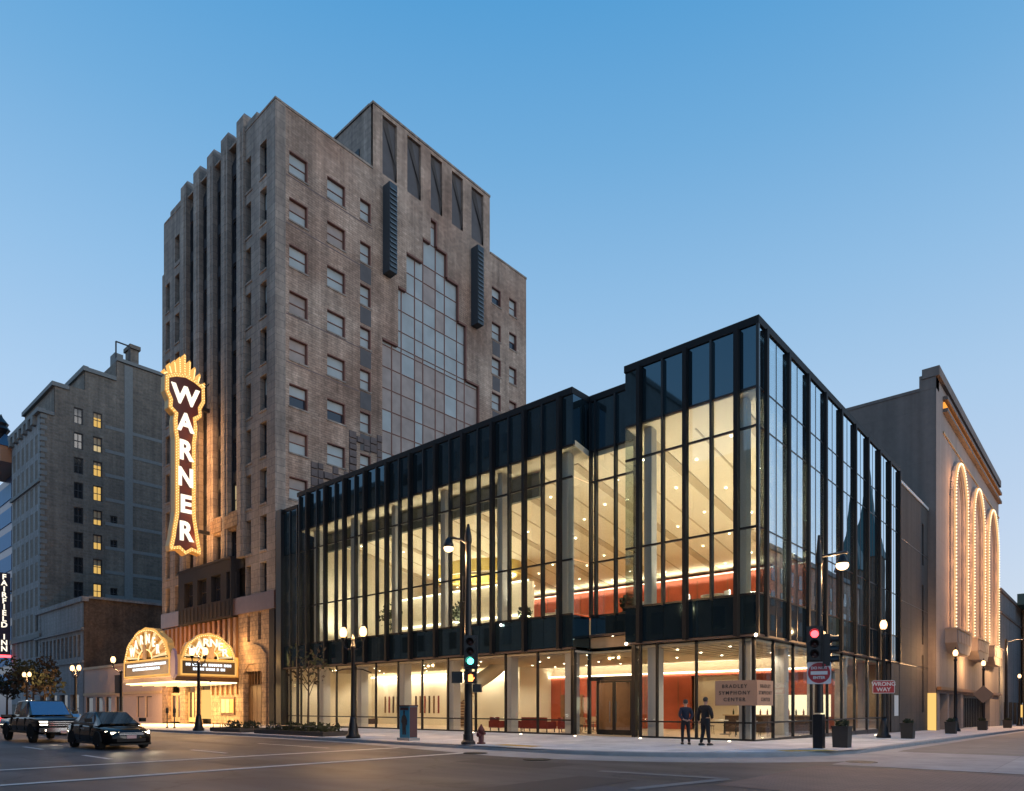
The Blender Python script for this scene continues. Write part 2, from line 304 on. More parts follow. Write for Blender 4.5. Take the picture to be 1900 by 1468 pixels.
def text_mesh(s, size, extrude=.01, bold=0.0, spacing=1.0):
    cu = bpy.data.curves.new('lettering', 'FONT'); cu.body = s; cu.size = size; cu.extrude = extrude; cu.offset = bold
    cu.align_x = 'CENTER'; cu.align_y = 'CENTER'; cu.space_character = spacing; cu.resolution_u = 3
    o = bpy.data.objects.new('lettering', cu); col.objects.link(o)
    dg = bpy.context.evaluated_depsgraph_get(); me = bpy.data.meshes.new_from_object(o.evaluated_get(dg))
    bpy.data.objects.remove(o); return me
def text_part(name, s, size, wpos, face, mat, parent, extrude=.01, bold=0.0, spacing=1.0, sx=1.0, local=False):
    """lettering that reads from direction face: 'S' seen from -y, 'E' seen from +x"""
    me = text_mesh(s, size, extrude, bold, spacing); me.materials.clear(); me.materials.append(M[mat])
    for v in me.vertices:
        x, y, z = v.co; x *= sx
        v.co = (x, -z, y) if face == 'S' else (z, x, y)
    og = Vector((0, 0, 0)) if local else org(parent)
    o = link(name, me, parent, Vector(wpos)-og); return o
def wall_holes(mb, face, c, u0, u1, z0, z1, holes, depth):
    """wall face in plane y=c ('S') or x=c ('E') with recessed openings (u0,u1,z0,z1)"""
    def P(u, z, d=0): return (u, c+d, z) if face == 'S' else (c-d, u, z)
    us = sorted({u0, u1, *[h[0] for h in holes], *[h[1] for h in holes]}); zs = sorted({z0, z1, *[h[2] for h in holes], *[h[3] for h in holes]})
    us = [u for u in us if u0 <= u <= u1]; zs = [z for z in zs if z0 <= z <= z1]
    for a, b in zip(us, us[1:]):
        run = None
        for p, q in zip(zs, zs[1:]):
            um, zm = (a+b)/2, (p+q)/2
            inside = any(h[0] < um < h[1] and h[2] < zm < h[3] for h in holes)
            if inside:
                if run is not None: mb.add([P(a, run), P(b, run), P(b, p), P(a, p)], [(0, 1, 2, 3)]); run = None
            elif run is None: run = p
        if run is not None: mb.add([P(a, run), P(b, run), P(b, zs[-1]), P(a, zs[-1])], [(0, 1, 2, 3)])
    for a, b, p, q, *fl in holes:
        mb.add([P(a,p),P(b,p),P(b,q),P(a,q),P(a,p,depth),P(b,p,depth),P(b,q,depth),P(a,q,depth)], [(1,5,6,2),(3,7,4,0)]+([] if fl else [(0,4,5,1),(2,6,7,3)]))
    return mb
def gz(x, y): return -.005*max(0, -x-25)-.011*max(0, y)
def sheet(xs, ys, dz):
    mb = MB(); nx, ny = len(xs), len(ys)
    vs = [(x, y, gz(x, y)+dz) for y in ys for x in xs]
    mb.add(vs, [(j*nx+i, j*nx+i+1, (j+1)*nx+i+1, (j+1)*nx+i) for j in range(ny-1) for i in range(nx-1)]); return mb
def window_meshes(w, h, frame_mat, pane_mat, pane2=None, fr=.07, rail=True, blind=None):
    """sash window, u along +X from 0..w, z 0..h, facing -Y, front at y=0"""
    f = MB(); d = .12
    f.box(0, 0, 0, fr, d, h).box(w-fr, 0, 0, w, d, h).box(fr, 0, 0, w-fr, d, fr).box(fr, 0, h-fr, w-fr, d, h)
    if rail: f.box(fr, .0, h*.5-.035, w-fr, d, h*.5+.035)
    pu = MB().box(fr, .05, h*.5+.03, w-fr, .07, h-fr); pl = MB().box(fr, .07, fr, w-fr, .09, h*.5-.03)
    return f.mesh('window', frame_mat), pu.mesh('pane', pane_mat), pl.mesh('pane', pane2 or pane_mat)
def put_window(ms, parent, wloc, rotz=0, swap=None):
    fo = piece('window', ms[0], parent, wloc, rotz)
    link('pane', ms[1] if not swap else swap, fo); link('pane', ms[2], fo); return fo

# ============================================================ ground
XS = [-420, -300, -200, -150, -120, -90, -60, -40, -25, -10, 0, 10, 20, 40, 80, 160, 300]
YS = [-300, -150, -80, -50, -30, -15, 0, 10, 20, 40, 60, 80, 110, 150, 200, 300, 420]
struct('road', sheet(XS, YS, 0), 'asphalt')
ARC = [(-4+8.8*math.sin(R(a)), -1.1-8.8*math.cos(R(a))) for a in range(0, 91, 6)]
sw = sheet([-420, -200, -120, -90, -60, -40, -25, -4], [-9.9, -5, 0, 1.2], .14)
b = sheet([-4, 0, 4.8], [-1.1, 0, 10, 20, 40, 60, 80, 110, 150, 200, 300, 420], .14); sw.add(b.v, b.f)
sw.add([(-4, -1.1, .14)]+[(x, y, .14) for x, y in ARC], [(0, i+1, i+2) for i in range(len(ARC)-1)])
struct('pavement', sw, 'concrete')
OUT = [(-420, -9.9), (-200, -9.9), (-120, -9.9), (-80, -9.9), (-60, -9.9), (-40, -9.9), (-25, -9.9), (-14, -9.9)]+ARC+[(4.8, y) for y in (0, 10, 20, 40, 60, 80, 110, 150, 200, 300, 420)]
NRM = []
for i, p in enumerate(OUT):
    a = OUT[max(0, i-1)]; c = OUT[min(len(OUT)-1, i+1)]; d = Vector((c[0]-a[0], c[1]-a[1])).normalized(); NRM.append((d.y, -d.x))
def ramp_drop(p):            # the kerb dips at the two corner ramps
    return min(1, min(abs(p[0]+5.2)+abs(p[1]+9.9), abs(p[0]-4.3)+abs(p[1]+3.6))/2.2)
kb = MB(); vs = []
for p, n in zip(OUT, NRM):
    g = gz(*p); k = .145*max(.12, ramp_drop(p))
    vs += [(p[0]-n[0]*.16, p[1]-n[1]*.16, g+.146), (p[0]-n[0]*.02, p[1]-n[1]*.02, g+k+.004), (p[0]+n[0]*.03, p[1]+n[1]*.03, g+k-.02), (p[0]+n[0]*.04, p[1]+n[1]*.04, g-.01)]
kb.add(vs, [(4*i+j, 4*i+j+1, 4*i+j+5, 4*i+j+4) for i in range(len(OUT)-1) for j in range(3)])
struct('kerb', kb, 'kerb')
ap = MB(); vs = []
for p, n in zip(OUT, NRM):
    wd = .6+ (1.6 if -9 < p[0] and p[1] < -.5 else 0)
    g = gz(*p)+.005; vs += [(p[0]+n[0]*.05, p[1]+n[1]*.05, g), (p[0]+n[0]*wd, p[1]+n[1]*wd, g)]
ap.add(vs, [(2*i, 2*i+1, 2*i+3, 2*i+2) for i in range(len(OUT)-1)])
struct('gutter', ap, 'apron')
struct('concrete_crossing', MB().add([(5.4,-8.3,.010),(20,-8.3,.010),(20,-1.0,.010),(5.4,-1.0,.010)], [(0,1,2,3)]), 'apron')
struct('side_street', sheet([5.42, 12, 20], [-.98, 0, 10, 20, 40, 60, 80, 110, 150, 200, 300], .006), 'sidest')
struct('brick_crossing', MB().add([(5.2,-15.2,.007),(22,-15.2,.007),(22,-8.9,.007),(5.2,-8.9,.007)], [(0,1,2,3)]), 'brickpave')
pm = MB()
def stripe(x0, y0, x1, y1, wd, dz=.011):
    d = Vector((x1-x0, y1-y0)).normalized(); n = (-d.y*wd/2, d.x*wd/2)
    pm.add([(x0+n[0],y0+n[1],gz(x0,y0)+dz),(x1+n[0],y1+n[1],gz(x1,y1)+dz),(x1-n[0],y1-n[1],gz(x1,y1)+dz),(x0-n[0],y0-n[1],gz(x0,y0)+dz)], [(0,1,2,3)])
stripe(-9.7, -11.3, -9.7, -24.8, .3); stripe(-5.6, -11.3, -5.6, -25, .3)
for k in range(7): stripe(-11.6-7.2*k, -17.3, -14.4-7.2*k, -17.3, .16)
for k in range(6): stripe(-11.6-7.2*k, -20.9, -14.2-7.2*k, -20.9, .16)
for k in range(9): stripe(9.8, 6+9*k, 9.8, 9+9*k, .14)
stripe(-34, -13.3, -11.5, -13.3, .12)
struct('road_marking', pm, 'paint')
pm = MB(); stripe(1.7, -14.2, 4.9, -13.85, .3); stripe(4.9, -13.9, 4.3, -16.9, .3); struct('faded_road_marking', pm, 'worn')
for x0, y0, x1, y1 in ((-3.2, -14.6, .2, -12.9), (-22, -14.9, -15.5, -14.2), (2.0, -19.5, 3.6, -15.4), (-8.6, -19.4, -6.6, -18.0), (-40, -16.6, -27, -15.9), (9.2, 4, 10.6, 13)):
    struct('road_patch', MB().add([(x0, y0+.05, gz(x0, y0)+.006), (x1, y0, gz(x1, y0)+.006), (x1-.06, y1, gz(x1, y1)+.006), (x0+.04, y1-.05, gz(x0, y1)+.006)], [(0, 1, 2, 3)]), 'patch')
tp = MB()
for cx, cy_, a in ((-5.6, -8.9, 0), (3.55, -4.7, 52)):
    ca, sa = math.cos(R(a)), math.sin(R(a))
    tp.add([(cx+ca*u-sa*v, cy_+sa*u+ca*v, .147) for u, v in ((-.95,-.35),(.95,-.35),(.95,.35),(-.95,.35))], [(0,1,2,3)])
struct('tactile_paving', tp, 'tactile')
for i, (x, y, lb) in enumerate(((5.8, -6.9, 'round iron manhole cover in the pale concrete crossing'), (-1.8, -12.4, 'round iron manhole cover in the dark asphalt off the corner'), (-5.2, -11.6, 'round iron manhole cover in the asphalt near the traffic light pole'))):
    solo('manhole_cover', MB().lathe((x, y, .012), [(.42, 0), (.42, .012), (.36, .014), (.34, .008), (.001, .008)], 24), 'iron', lb, 'manhole cover', (x, y, .012))

# ============================================================ glass lobby building
GB = thing('glass_building', 'low glass fronted building with black fins and glowing interior on the corner', 'building', (-18, 0, .14))
TH = [-.85-2.39*k for k in range(15)]; TN = [-2.05-2.39*k for k in range(15)]
SEG = [(-35.9, -9.7, 0.0), (-9.62, -6.55, 1.5), (-6.5, 0, 0.0)]
fin = MB().box(-.10, -.31, 4.62, .075, -.002, 17.74).mesh('fin', 'fin')
finb = MB().box(.002, -.11, 4.62, .15, .11, 17.74).mesh('fin', 'fin')
mul = MB().box(-.05, -.17, 6.3, .045, .1, 17.7).mesh('mullion', 'black')
for i, x in enumerate(TH):
    if i != 3: piece('fin', fin, GB, (x, 0, 0))
for k in range(10): piece('fin', finb, GB, (0, .76+2.62*k, 0))
for i, x in enumerate(TN):
    piece('mullion', mul, GB, (x, 1.5 if -9.7 < x < -6.5 else 0, 0))
piece('mullion', mul, GB, (-9.55, 1.5, 0)); piece('mullion', mul, GB, (-8.0, 1.5, 0))
mulb = MB().box(-.1, -.02, 4.6, .002, .02, 17.7).mesh('mullion', 'black')
for k in range(9): piece('mullion', mulb, GB, (0, 2.07+2.62*k, 0))
ROWS = [(4.72, 6.36, 'spandrel'), (6.45, 9.18, 'pane'), (9.26, 13.44, 'pane'), (13.52, 15.08, 'pane'), (15.16, 17.72, 'spandrel')]
pc = {}
def pane_at(face, u0, u1, z0, z1, c, kind, mat=None):
    key = (face, round(u1-u0, 3), round(z1-z0, 3), kind, mat)
    if key not in pc:
        d = .05 if kind == 'spandrel' else .024
        mb = MB().box(0, 0, 0, u1-u0, d, z1-z0) if face == 'S' else MB().box(-d, 0, 0, 0, u1-u0, z1-z0)
        pc[key] = mb.mesh('spandrel_panel' if kind == 'spandrel' else 'glass_pane', mat or ('spandrel' if kind == 'spandrel' else 'panef'))
    piece('spandrel_panel' if kind == 'spandrel' else 'glass_pane', pc[key], GB, (u0, c+.012, z0) if face == 'S' else (c-.012, u0, z0))
for x0, x1, yc in SEG:
    cuts = sorted([x0, x1]+[x for x in TH+TN if x0+.2 < x < x1-.2]+([-8.0] if yc else []))
    for a, c in zip(cuts, cuts[1:]):
        for z0, z1, kd in ROWS: pane_at('S', a+.012, c-.012, 5.42 if (yc and z0 < 5) else z0, z1, yc, kd)
    for z in (6.4, 9.22, 13.48, 15.12): part('transom', MB().box(x0+.01, yc-.035, z-.045, x1-.01, yc+.08, z+.045), 'black', GB)
CB = sorted([0.0, 24.55]+[.76+2.62*k for k in range(10)]+[2.07+2.62*k for k in range(9)])
for a, c in zip(CB, CB[1:]):
    for z0, z1, kd in ROWS: pane_at('E', a+.012, c-.012, z0, z1, 0, 'pane' if (kd == 'spandrel' and z0 > 10) else kd, None if (kd == 'spandrel' and z0 < 10) else 'paneb')
for z in (6.4, 9.22, 13.48, 15.12): part('transom', MB().box(-.08, .02, z-.03, .004, 24.5, z+.03), 'black', GB)
part('corner_post', MB().box(-.07, -.05, 4.62, .05, .07, 17.74), 'black', GB)
# returns of the recessed bay, in glass
for x, s in ((-9.7, 1), (-6.5, -1)):
    for z0, z1, kd in ROWS:
        mb = MB().box(x-.03, .03, z0, x+.03, 1.47, z1); part('spandrel_panel' if kd == 'spandrel' else 'glass_pane', mb, 'spandrel' if kd == 'spandrel' else 'panef', GB)
cp = MB().box(-35.95, -.06, 17.74, -9.66, .3, 18.07).box(-9.64, 1.44, 17.74, -6.56, 1.8, 18.07).box(-6.55, -.06, 17.74, .06, .3, 18.07).box(-.3, .3, 17.74, .06, 24.6, 18.07)
cp.box(-9.9, .3, 17.74, -9.66, 1.6, 18.07).box(-6.55, .3, 17.74, -6.3, 1.6, 18.07)
part('parapet_cap', cp, 'fin', GB)
# small lower piece beside the tower
part('end_post', MB().box(-38.75, -.25, .14, -38.0, .35, 17.19), 'black', GB)
lp = MB().box(-38.0, -.03, 16.9, -35.96, .3, 17.2); part('parapet_cap', lp, 'fin', GB)
for a, c in ((-37.98, -37.0), (-36.98, -35.98)):
    for z0, z1, kd in [(4.72, 6.36, 'spandrel'), (6.45, 9.18, 'pane'), (9.26, 13.44, 'pane' if a > -37.5 or True else ''), (13.52, 16.88, 'spandrel')]: pane_at('S', a, c, z0, z1, 0, kd)
part('mullion', MB().box(-37.03, -.08, .2, -36.95, .1, 16.9).box(-36.0, -.1, .2, -35.88, .1, 16.9), 'black', GB)
# underside of the overhang and its lights
part('soffit', MB().box(-38.0, -.05, 4.6, -9.7, .34, 4.69).box(-6.5, -.05, 4.6, .04, .34, 4.69).box(-.34, .34, 4.6, .04, 24.6, 4.69).box(-9.66, 1.45, 5.3, -6.54, 3.1, 5.4), 'soffit', GB)
# ground floor glazing
GY, GX = .3, -.3
gm = MB().box(-.05, -.05, .14, .05, .08, 4.6).mesh('mullion', 'black')
GC = [-38, -35.96, -33.6, -31.2, -28.9, -26.55, -24.17, -21.77, -19.38, -16.98, -14.6, -12.25, -9.9]
for x in GC: piece('mullion', gm, GB, (x, GY, 0))
for a, c in zip(GC, GC[1:]): pane_at('S', a+.05, c-.05, .95, 4.58, GY, 'pane', 'gpane'); pane_at('S', a+.05, c-.05, .22, .88, GY, 'pane', 'gpane')
GC2 = [-5.85, -4.95, -2.95, -.75, -.3]
for x in GC2: piece('mullion', gm, GB, (x, GY, 0))
for a, c in zip(GC2, GC2[1:]): pane_at('S', a+.05, c-.05, .95, 4.58, GY, 'pane', 'gpane'); pane_at('S', a+.05, c-.05, .22, .88, GY, 'pane', 'gpane')
GCB = [.3, 2.5, 5.0, 7.6, 10.1, 12.6, 15.1, 17.7, 20.2, 22.4]
gmb = MB().box(-.08, -.05, -.15, .05, .05, 4.6).mesh('mullion', 'black')
for y in GCB: piece('mullion', gmb, GB, (GX, y, 0))
for a, c in zip(GCB, GCB[1:]): pane_at('E', a+.05, c-.05, .95, 4.58, GX, 'pane', 'gpane'); pane_at('E', a+.05, c-.05, .2, .88, GX, 'pane', 'gpane')
for tb in ((-38, GY-.04, .88, -9.9, GY+.06, .95), (-5.85, GY-.04, .88, -.3, GY+.06, .95), (GX-.06, .36, .88, GX+.04, 22.4, .95), (-38, GY-.04, .1, -9.9, GY+.06, .22), (-5.85, GY-.04, .1, -.3, GY+.06, .22), (GX-.06, .36, -.2, GX+.04, 22.4, .2)): part('transom', MB().box(*tb), 'black', GB)
# entrance recess
part('portal_frame', MB().box(-9.98, .25, .14, -9.78, .5, 4.62), 'black', GB); part('portal_frame', MB().box(-9.9, 1.62, .14, -9.76, 1.8, 5.28), 'black', GB)
part('portal_frame', MB().box(-7.15, 1.6, .14, -6.8, 1.82, 5.28), 'black', GB); part('portal_frame', MB().box(-6.32, .25, .14, -6.12, .5, 4.62), 'black', GB); part('portal_frame', MB().box(-9.74, 1.64, 2.98, -7.17, 1.8, 3.2), 'black', GB)
part('lintel_panel', MB().box(-9.74, 1.68, 4.72, -7.17, 1.8, 5.28), 'tan', GB)
part('glass_pane', MB().box(-9.74, 1.7, 3.22, -7.17, 1.73, 4.7), 'gpane', GB); part('glass_pane', MB().box(-9.74, 1.7, .2, -9.36, 1.73, 2.96), 'gpane', GB); part('glass_pane', MB().box(-6.78, 1.7, .2, -6.35, 1.73, 5.2), 'gpane', GB)
part('glass_pane', MB().box(-6.24, .52, .2, -6.2, 1.66, 4.6), 'gpane', GB)
for x in (-9.32, -8.25):
    dr = part('door', MB().box(x, 1.66, .16, x+.07, 1.76, 2.96).box(x+.98, 1.66, .16, x+1.05, 1.76, 2.96).box(x+.07, 1.66, 2.88, x+.98, 1.76, 2.96).box(x+.07, 1.66, .16, x+.98, 1.76, .42), 'black', GB)
    part('glass_pane', MB().box(x+.07, 1.7, .42, x+.98, 1.73, 2.88), 'gpane', dr)
    part('handle', MB().tube((x+(.86 if x < -9 else .19), 1.6, .8), (x+(.86 if x < -9 else .19), 1.6, 1.9), .02), 'chrome', dr)
part('inner_wall', MB().box(-11.2, 4.3, .16, -8.7, 4.4, 3.3), 'brownwood', GB)
part('glass_pane', MB().box(-9.83, .52, .2, -9.8, 1.6, 4.6), 'gpane', GB)
# columns
cg = MB().box(-.26, -.3, .14, .26, .3, 4.55).mesh('column', 'colm'); cu = MB().box(-.2, -.25, 6.3, .2, .25, 15.0).mesh('column', 'colm')
for x in (-33.7, -28.95, -24.2, -19.5, -14.75, -10.4, -5.4, -.85):
    piece('column', cg, GB, (x, .95, 0))
for x in (-34.2, -29.5, -24.85, -20.0, -15.2, -10.5, -5.55, -.9): piece('column', cu, GB, (x, .72, 0))
for y in (5.6, 10.4, 15.2, 20): piece('column', cg, GB, (-1.1, y, -.1)); piece('column', cu, GB, (-.9, y, 0))
# floors, ceilings
part('ground_floor_slab', MB().box(-38, .36, .05, -.36, 22.5, .16), 'woodfloor', GB)
part('floor_slab', MB().box(-38, .14, 5.3, -9.75, 1.4, 6.25).box(-6.45, .14, 5.3, -.14, 1.4, 6.25).box(-38, 1.4, 5.3, -9.72, 24, 6.25).box(-9.72, 3.12, 5.3, -6.4, 24, 6.25).box(-6.4, 1.4, 5.3, -.14, 24, 6.25), 'woodfloor', GB)
part('ground_ceiling', MB().box(-38, .36, 4.45, -9.75, 13, 4.55).box(-9.7, 1.85, 4.45, -6.35, 13, 4.55).box(-6.3, .36, 4.45, -.36, 22.4, 4.55), 'ceil', GB)
CZ = lambda y: 15.02-.178*(y-.6)
part('upper_ceiling', MB().prism([(.2, CZ(.2)), (19.6, CZ(19.6)), (19.6, CZ(19.6)+.3), (.2, CZ(.2)+.3)], 'x', -35.8, -9.66).prism([(1.6, CZ(1.6)), (19.6, CZ(19.6)), (19.6, CZ(19.6)+.3), (1.6, CZ(1.6)+.3)], 'x', -9.64, -6.52).prism([(.2, CZ(.2)), (24.3, CZ(24.3)), (24.3, CZ(24.3)+.3), (.2, CZ(.2)+.3)], 'x', -6.5, -.2), 'ceil', GB)
part('roof', MB().box(-35.9, .3, 17.2, -9.9, 24.5, 17.6).box(-9.9, 1.8, 17.2, -6.3, 24.5, 17.6).box(-6.3, .3, 17.2, -.3, 24.5, 17.6).box(-38.7, .36, 16.5, -35.95, 24, 16.8), 'fin', GB)
part('rear_wall', MB().box(-38, 24.1, .1, -.2, 24.5, 17.2), 'darkclad', GB)
bm_thick = MB().prism([(1.7, CZ(1.7)-.06), (19.4, CZ(19.4)-.06), (19.4, CZ(19.4)-.004), (1.7, CZ(1.7)-.004)], 'x', -.28, .28).mesh('ceiling_beam', 'slot')
bm_thin = MB().prism([(1.7, CZ(1.7)-.03), (19.4, CZ(19.4)-.03), (19.4, CZ(19.4)-.004), (1.7, CZ(1.7)-.004)], 'x', -.05, .05).mesh('ceiling_beam', 'slot')
for k in range(15): piece('ceiling_beam', bm_thick if k % 2 == 0 else bm_thin, GB, (-1.3-2.39*k, 0, 0))
dl = MB().lathe((0, 0, 0), [(.06, -.02), (.06, 0)], 10).mesh('downlight', 'downlight')
for k in range(14):
    for j in range(5):
        x, y = -2.5-2.39*k, 3.0+3.5*j+(1.2 if k % 2 else 0); piece('downlight', dl, GB, (x, y, CZ(y)-.05))
dg_ = MB().lathe((0, 0, 0), [(.06, -.02), (.06, 0)], 10).mesh('downlight', 'gdown')
for k in range(13):
    for j in range(4):
        x, y = -2.2-2.7*k, 2.2+2.5*j
        if not (-10 < x < -6 and y < 3.3): piece('downlight', dg_, GB, (x, y, 4.43))
gs = MB().box(-.04, 1.0, 4.425, .04, 11.9, 4.447).mesh('ceiling_slat', 'slot')
for k in range(62):
    x = -.9-.6*k
    if not -9.9 < x < -6.2: piece('ceiling_slat', gs, GB, (x, 0, 0))
# upper floor fittings
part('red_wall', MB().box(-35.5, 19.3, 6.25, -.5, 19.5, 11.5), 'redwood', GB)
pan = MB()
for k in range(29): pan.box(-35.2+1.2*k, 19.27, 6.3, -35.17+1.2*k, 19.3, 11.45)
part('panel_joint', pan, 'brownwood', GB)
part('west_wall', MB().box(-35.6, 1.2, 6.25, -35.3, 19.3, 14.5), 'cream', GB)
part('bulkhead', MB().box(-35.5, 1.35, 13.45, -13.0, 1.6, 14.8), 'greydrop', GB)
part('cream_wall', MB().box(-35.2, 9.0, 6.25, -20.0, 9.3, 10.6), 'cream', GB)
part('cove_light', MB().box(-35.0, 8.8, 10.62, -20.2, 8.95, 10.72), 'cove', GB)
part('cove_light', MB().box(-35.0, 8.85, 8.2, -21, 8.97, 8.34), 'cove', GB)
part('cove_light', MB().box(-35.2, 18.9, 11.3, -.8, 19.28, 11.34), 'white', GB)
part('yellow_drum', MB().add([(-25.5+4.0*math.cos(a)*k, 9+2.6*math.sin(a)*k, z) for z, k in ((12.35, 1), (11.45, 1), (11.45, .9), (12.3, .9)) for a in [2*math.pi*i/40 for i in range(40)]],
     [(r*40+i, r*40+(i+1) % 40, (r+1)*40+(i+1) % 40, (r+1)*40+i) for r in range(3) for i in range(40)]), 'gold', GB)
part('ring_light', MB().add([(-25.5+4.0*math.cos(a)*k, 9+2.6*math.sin(a)*k, z) for z, k in ((11.55, .88), (11.5, .8)) for a in [2*math.pi*i/40 for i in range(40)]],
     [(i, (i+1) % 40, (i+1) % 40+40, i+40) for i in range(40)]), 'cove', GB)
# lamps of the upper room: downlights, coves, unseen spots added to brighten the ceiling
for k in range(7):
    for j in range(3):
        x, y = -2.6-4.9*k, 4+5.6*j; light('SPOT', 'downlight_lamp', (x, y, CZ(y)-.12), 1000, (1, .86, .645), .05, spot=130)
for x in (-34.2, -29.5, -24.85, -20.0, -15.2, -5.55, -2.2): light('SPOT', 'ceiling_fill_spot', (x+.6, 1.9, 6.45), 1250, (1, .86, .645), .1, rot=(R(180-14), 0, 0), spot=130)
light('AREA', 'cove_lamp', (-18, 18.7, 11.1), 650, (1, .875, .67), 34, .25, (R(180-30), 0, 0))
light('AREA', 'cove_lamp', (-27.6, 8.6, 10.75), 300, (1, .875, .67), 14, .2, (R(180-20), 0, 0))
for y in (6.5, 11.5, 16.5, 21): light('SPOT', 'ceiling_fill_spot', (-1.5, y, 6.45), 1000, (1, .86, .645), .1, rot=(R(180), R(-12), 0), spot=130)
for k in range(9):
    for j in range(2):
        x, y = -2.4-4.2*k, 2.6+4.2*j
        if not (-10 < x < -6 and y < 3.3): light('SPOT', 'lobby_downlight', (x, y, 4.36), 300, (1, .86, .645), .05, spot=140)
light('AREA', 'cove_lamp', (-29, 7.9, 3.9), 330, (1, .875, .67), 16, .15, (R(100), 0, 0)); light('AREA', 'cove_lamp', (-13, 11.7, 3.75), 260, (1, .875, .67), 22, .15, (R(150), 0, 0))
for x in (-22.5, -18, -13.5): light('SPOT', 'lobby_downlight', (x, 10.4, 4.36), 240, (1, .86, .645), .05, spot=140)
for y in (5, 10, 15, 20): light('SPOT', 'lobby_downlight', (-1.8, y, 4.36), 260, (1, .86, .645), .08, spot=150)
# ground floor fittings
part('cream_wall', MB().box(-38, 8.4, .16, -20.6, 8.7, 4.45), 'cream', GB)
part('cove_light', MB().box(-37.5, 8.05, 4.1, -20.8, 8.25, 4.2), 'cove2', GB)
part('red_wall', MB().box(-25, 12.0, .16, -9.2, 12.2, 3.6), 'redwood', GB); part('red_wall', MB().box(-6.2, 12.0, 2.35, -.6, 12.2, 3.15), 'redwood', GB); part('cove_ledge', MB().box(-25, 12.0, 3.6, -.6, 12.3, 3.75), 'redwood', GB)
part('cove_light', MB().box(-24.8, 11.8, 3.78, -.8, 11.9, 3.86), 'cove2', GB)
for q in ((-25, 12.3, 3.75, -.4, 12.5, 4.45), (-38, .4, .16, -37.8, 8.4, 4.45), (-9.1, 12.31, .16, -6.2, 12.4, 3.7), (-20.75, 8.7, .16, -20.6, 12.3, 4.45)): part('cream_wall', MB().box(*q), 'cream', GB)
for k in range(13): part('panel_joint', MB().box(-24.5+1.2*k, 11.985, .2, -24.47+1.2*k, 12.0, 3.58), 'brownwood', GB)
part('red_wall', MB().box(-9.0, 13.2, .16, -2.0, 13.3, 4.4), 'redwood', GB)
part('bar_shelf', MB().box(-6.1, 12.25, 1.05, -.8, 12.35, 2.3), 'barglow', GB)
part('doorway', MB().box(-19.6, 11.9, .16, -17.6, 11.99, 2.5), 'brownwood', GB)
part('red_wall', MB().box(-3.0, 14.2, .1, -2.8, 22.3, 3.3), 'redwood', GB)
part('inner_wall', MB().box(-6, 22.3, .1, -.6, 22.4, 4.45), 'tan', GB)
for k in range(11):
    part('display_strip', MB().box(-36.0+.55*k+(1.3 if k > 4 else 0), 8.34, 1.1, -35.85+.55*k+(1.3 if k > 4 else 0), 8.39, 2.5), ('brownwood', 'redsofa', 'darkwood')[k % 3], GB)
# curved stair
st = MB(); N = 22
for i in range(N+1):
    a = R(200+i*8); r = 2.0; z = .2+i*.19
    st.v += [(-21.9+r*math.cos(a), 5.6+r*math.sin(a), z), (-21.9+r*math.cos(a), 5.6+r*math.sin(a), z+1.0), (-21.9+(r+.12)*math.cos(a), 5.6+(r+.12)*math.sin(a), z+1.0), (-21.9+(r+.12)*math.cos(a), 5.6+(r+.12)*math.sin(a), z-.15)]
for i in range(N): st.f += [(4*i+j, 4*i+(j+1) % 4, 4*i+4+(j+1) % 4, 4*i+4+j) for j in range(4)]
ST = part('stair_balustrade', st, 'cream', GB, True)
for i in range(N):
    a = R(202+i*8); part('stair_tread', MB().add([(-21.9+r*math.cos(q), 5.6+r*math.sin(q), z) for z in (.2+i*.19, .28+i*.19) for q, r in ((a-.07, .8), (a+.09, .8), (a+.09, 2.0), (a-.07, 2.0))], [(3,2,1,0),(4,5,6,7),(0,1,5,4),(1,2,6,5),(2,3,7,6),(3,0,4,7)]), 'woodfloor', GB)
part('service_block', MB().box(-25.0, 5.5, .16, -23.2, 6.2, 3.0), 'brownwood', GB)
# wall lights on the underside edge
for x, y, z in ((-14.6, -.08, 6.2), (-6.4, -.1, 4.64), (-.05, -.1, 4.63), (-8.4, 1.8, 5.25)):
    part('soffit_light', MB().ball((x, y, z), .07, 8, 6), 'downlight', GB)
for x, y, lb in ((-9.0, -.7, 'just left of the glass doors'), (-5.2, -.8, 'between the doors and the man in blue'), (-.9, -.8, 'under the front of the boxed sign'), (-12.5, -.8, 'second left of the glass doors'), (-16.2, -.7, 'right of the painted cabinet'), (.9, 4.4, 'by the side glass nearest the corner'), (.9, 9.6, 'by the side glass before the WRONG WAY sign'), (.9, 14.8, 'by the side glass farthest from the corner')):
    solo('ground_light', MB().lathe((x, y, .14+gz(x, y)), [(.06, 0), (.06, .03), (.04, .04)], 10), 'paver_light', 'small round light set in the paving '+lb, 'ground light', (x, y, .14+gz(x, y)), 'lights set in the paving along the glass')

# ------------------------------------------------------------ furniture inside
def armchair(x, y, z, rz, mat, label, w_=.85):
    t = thing('armchair', label, 'armchair', (x, y, z), 'armchairs in the lobby', rz); h = w_/2
    loc_part('seat', MB().box(-h+.1, -.4, .2, h-.1, .3, .45), mat, t); loc_part('backrest', MB().box(-h+.1, .3, .2, h-.1, .45, .85), mat, t)
    for s in (-1, 1):
        loc_part('armrest', MB().box(s*h-.1 if s > 0 else -h, -.4, .2, h if s > 0 else -h+.1, .45, .62), mat, t)
        loc_part('leg', MB().box(s*(h-.1), -.35, 0, s*(h-.05), -.3, .2).box(s*(h-.1), .35, 0, s*(h-.05), .4, .2), 'darkwood', t)
armchair(-16.6, 1.9, .16, R(180), 'redsofa', 'red armchair behind the glass, right of the painted utility cabinet')
armchair(-15.5, 2.3, .16, R(150), 'redsofa', 'red armchair second from the painted utility cabinet')
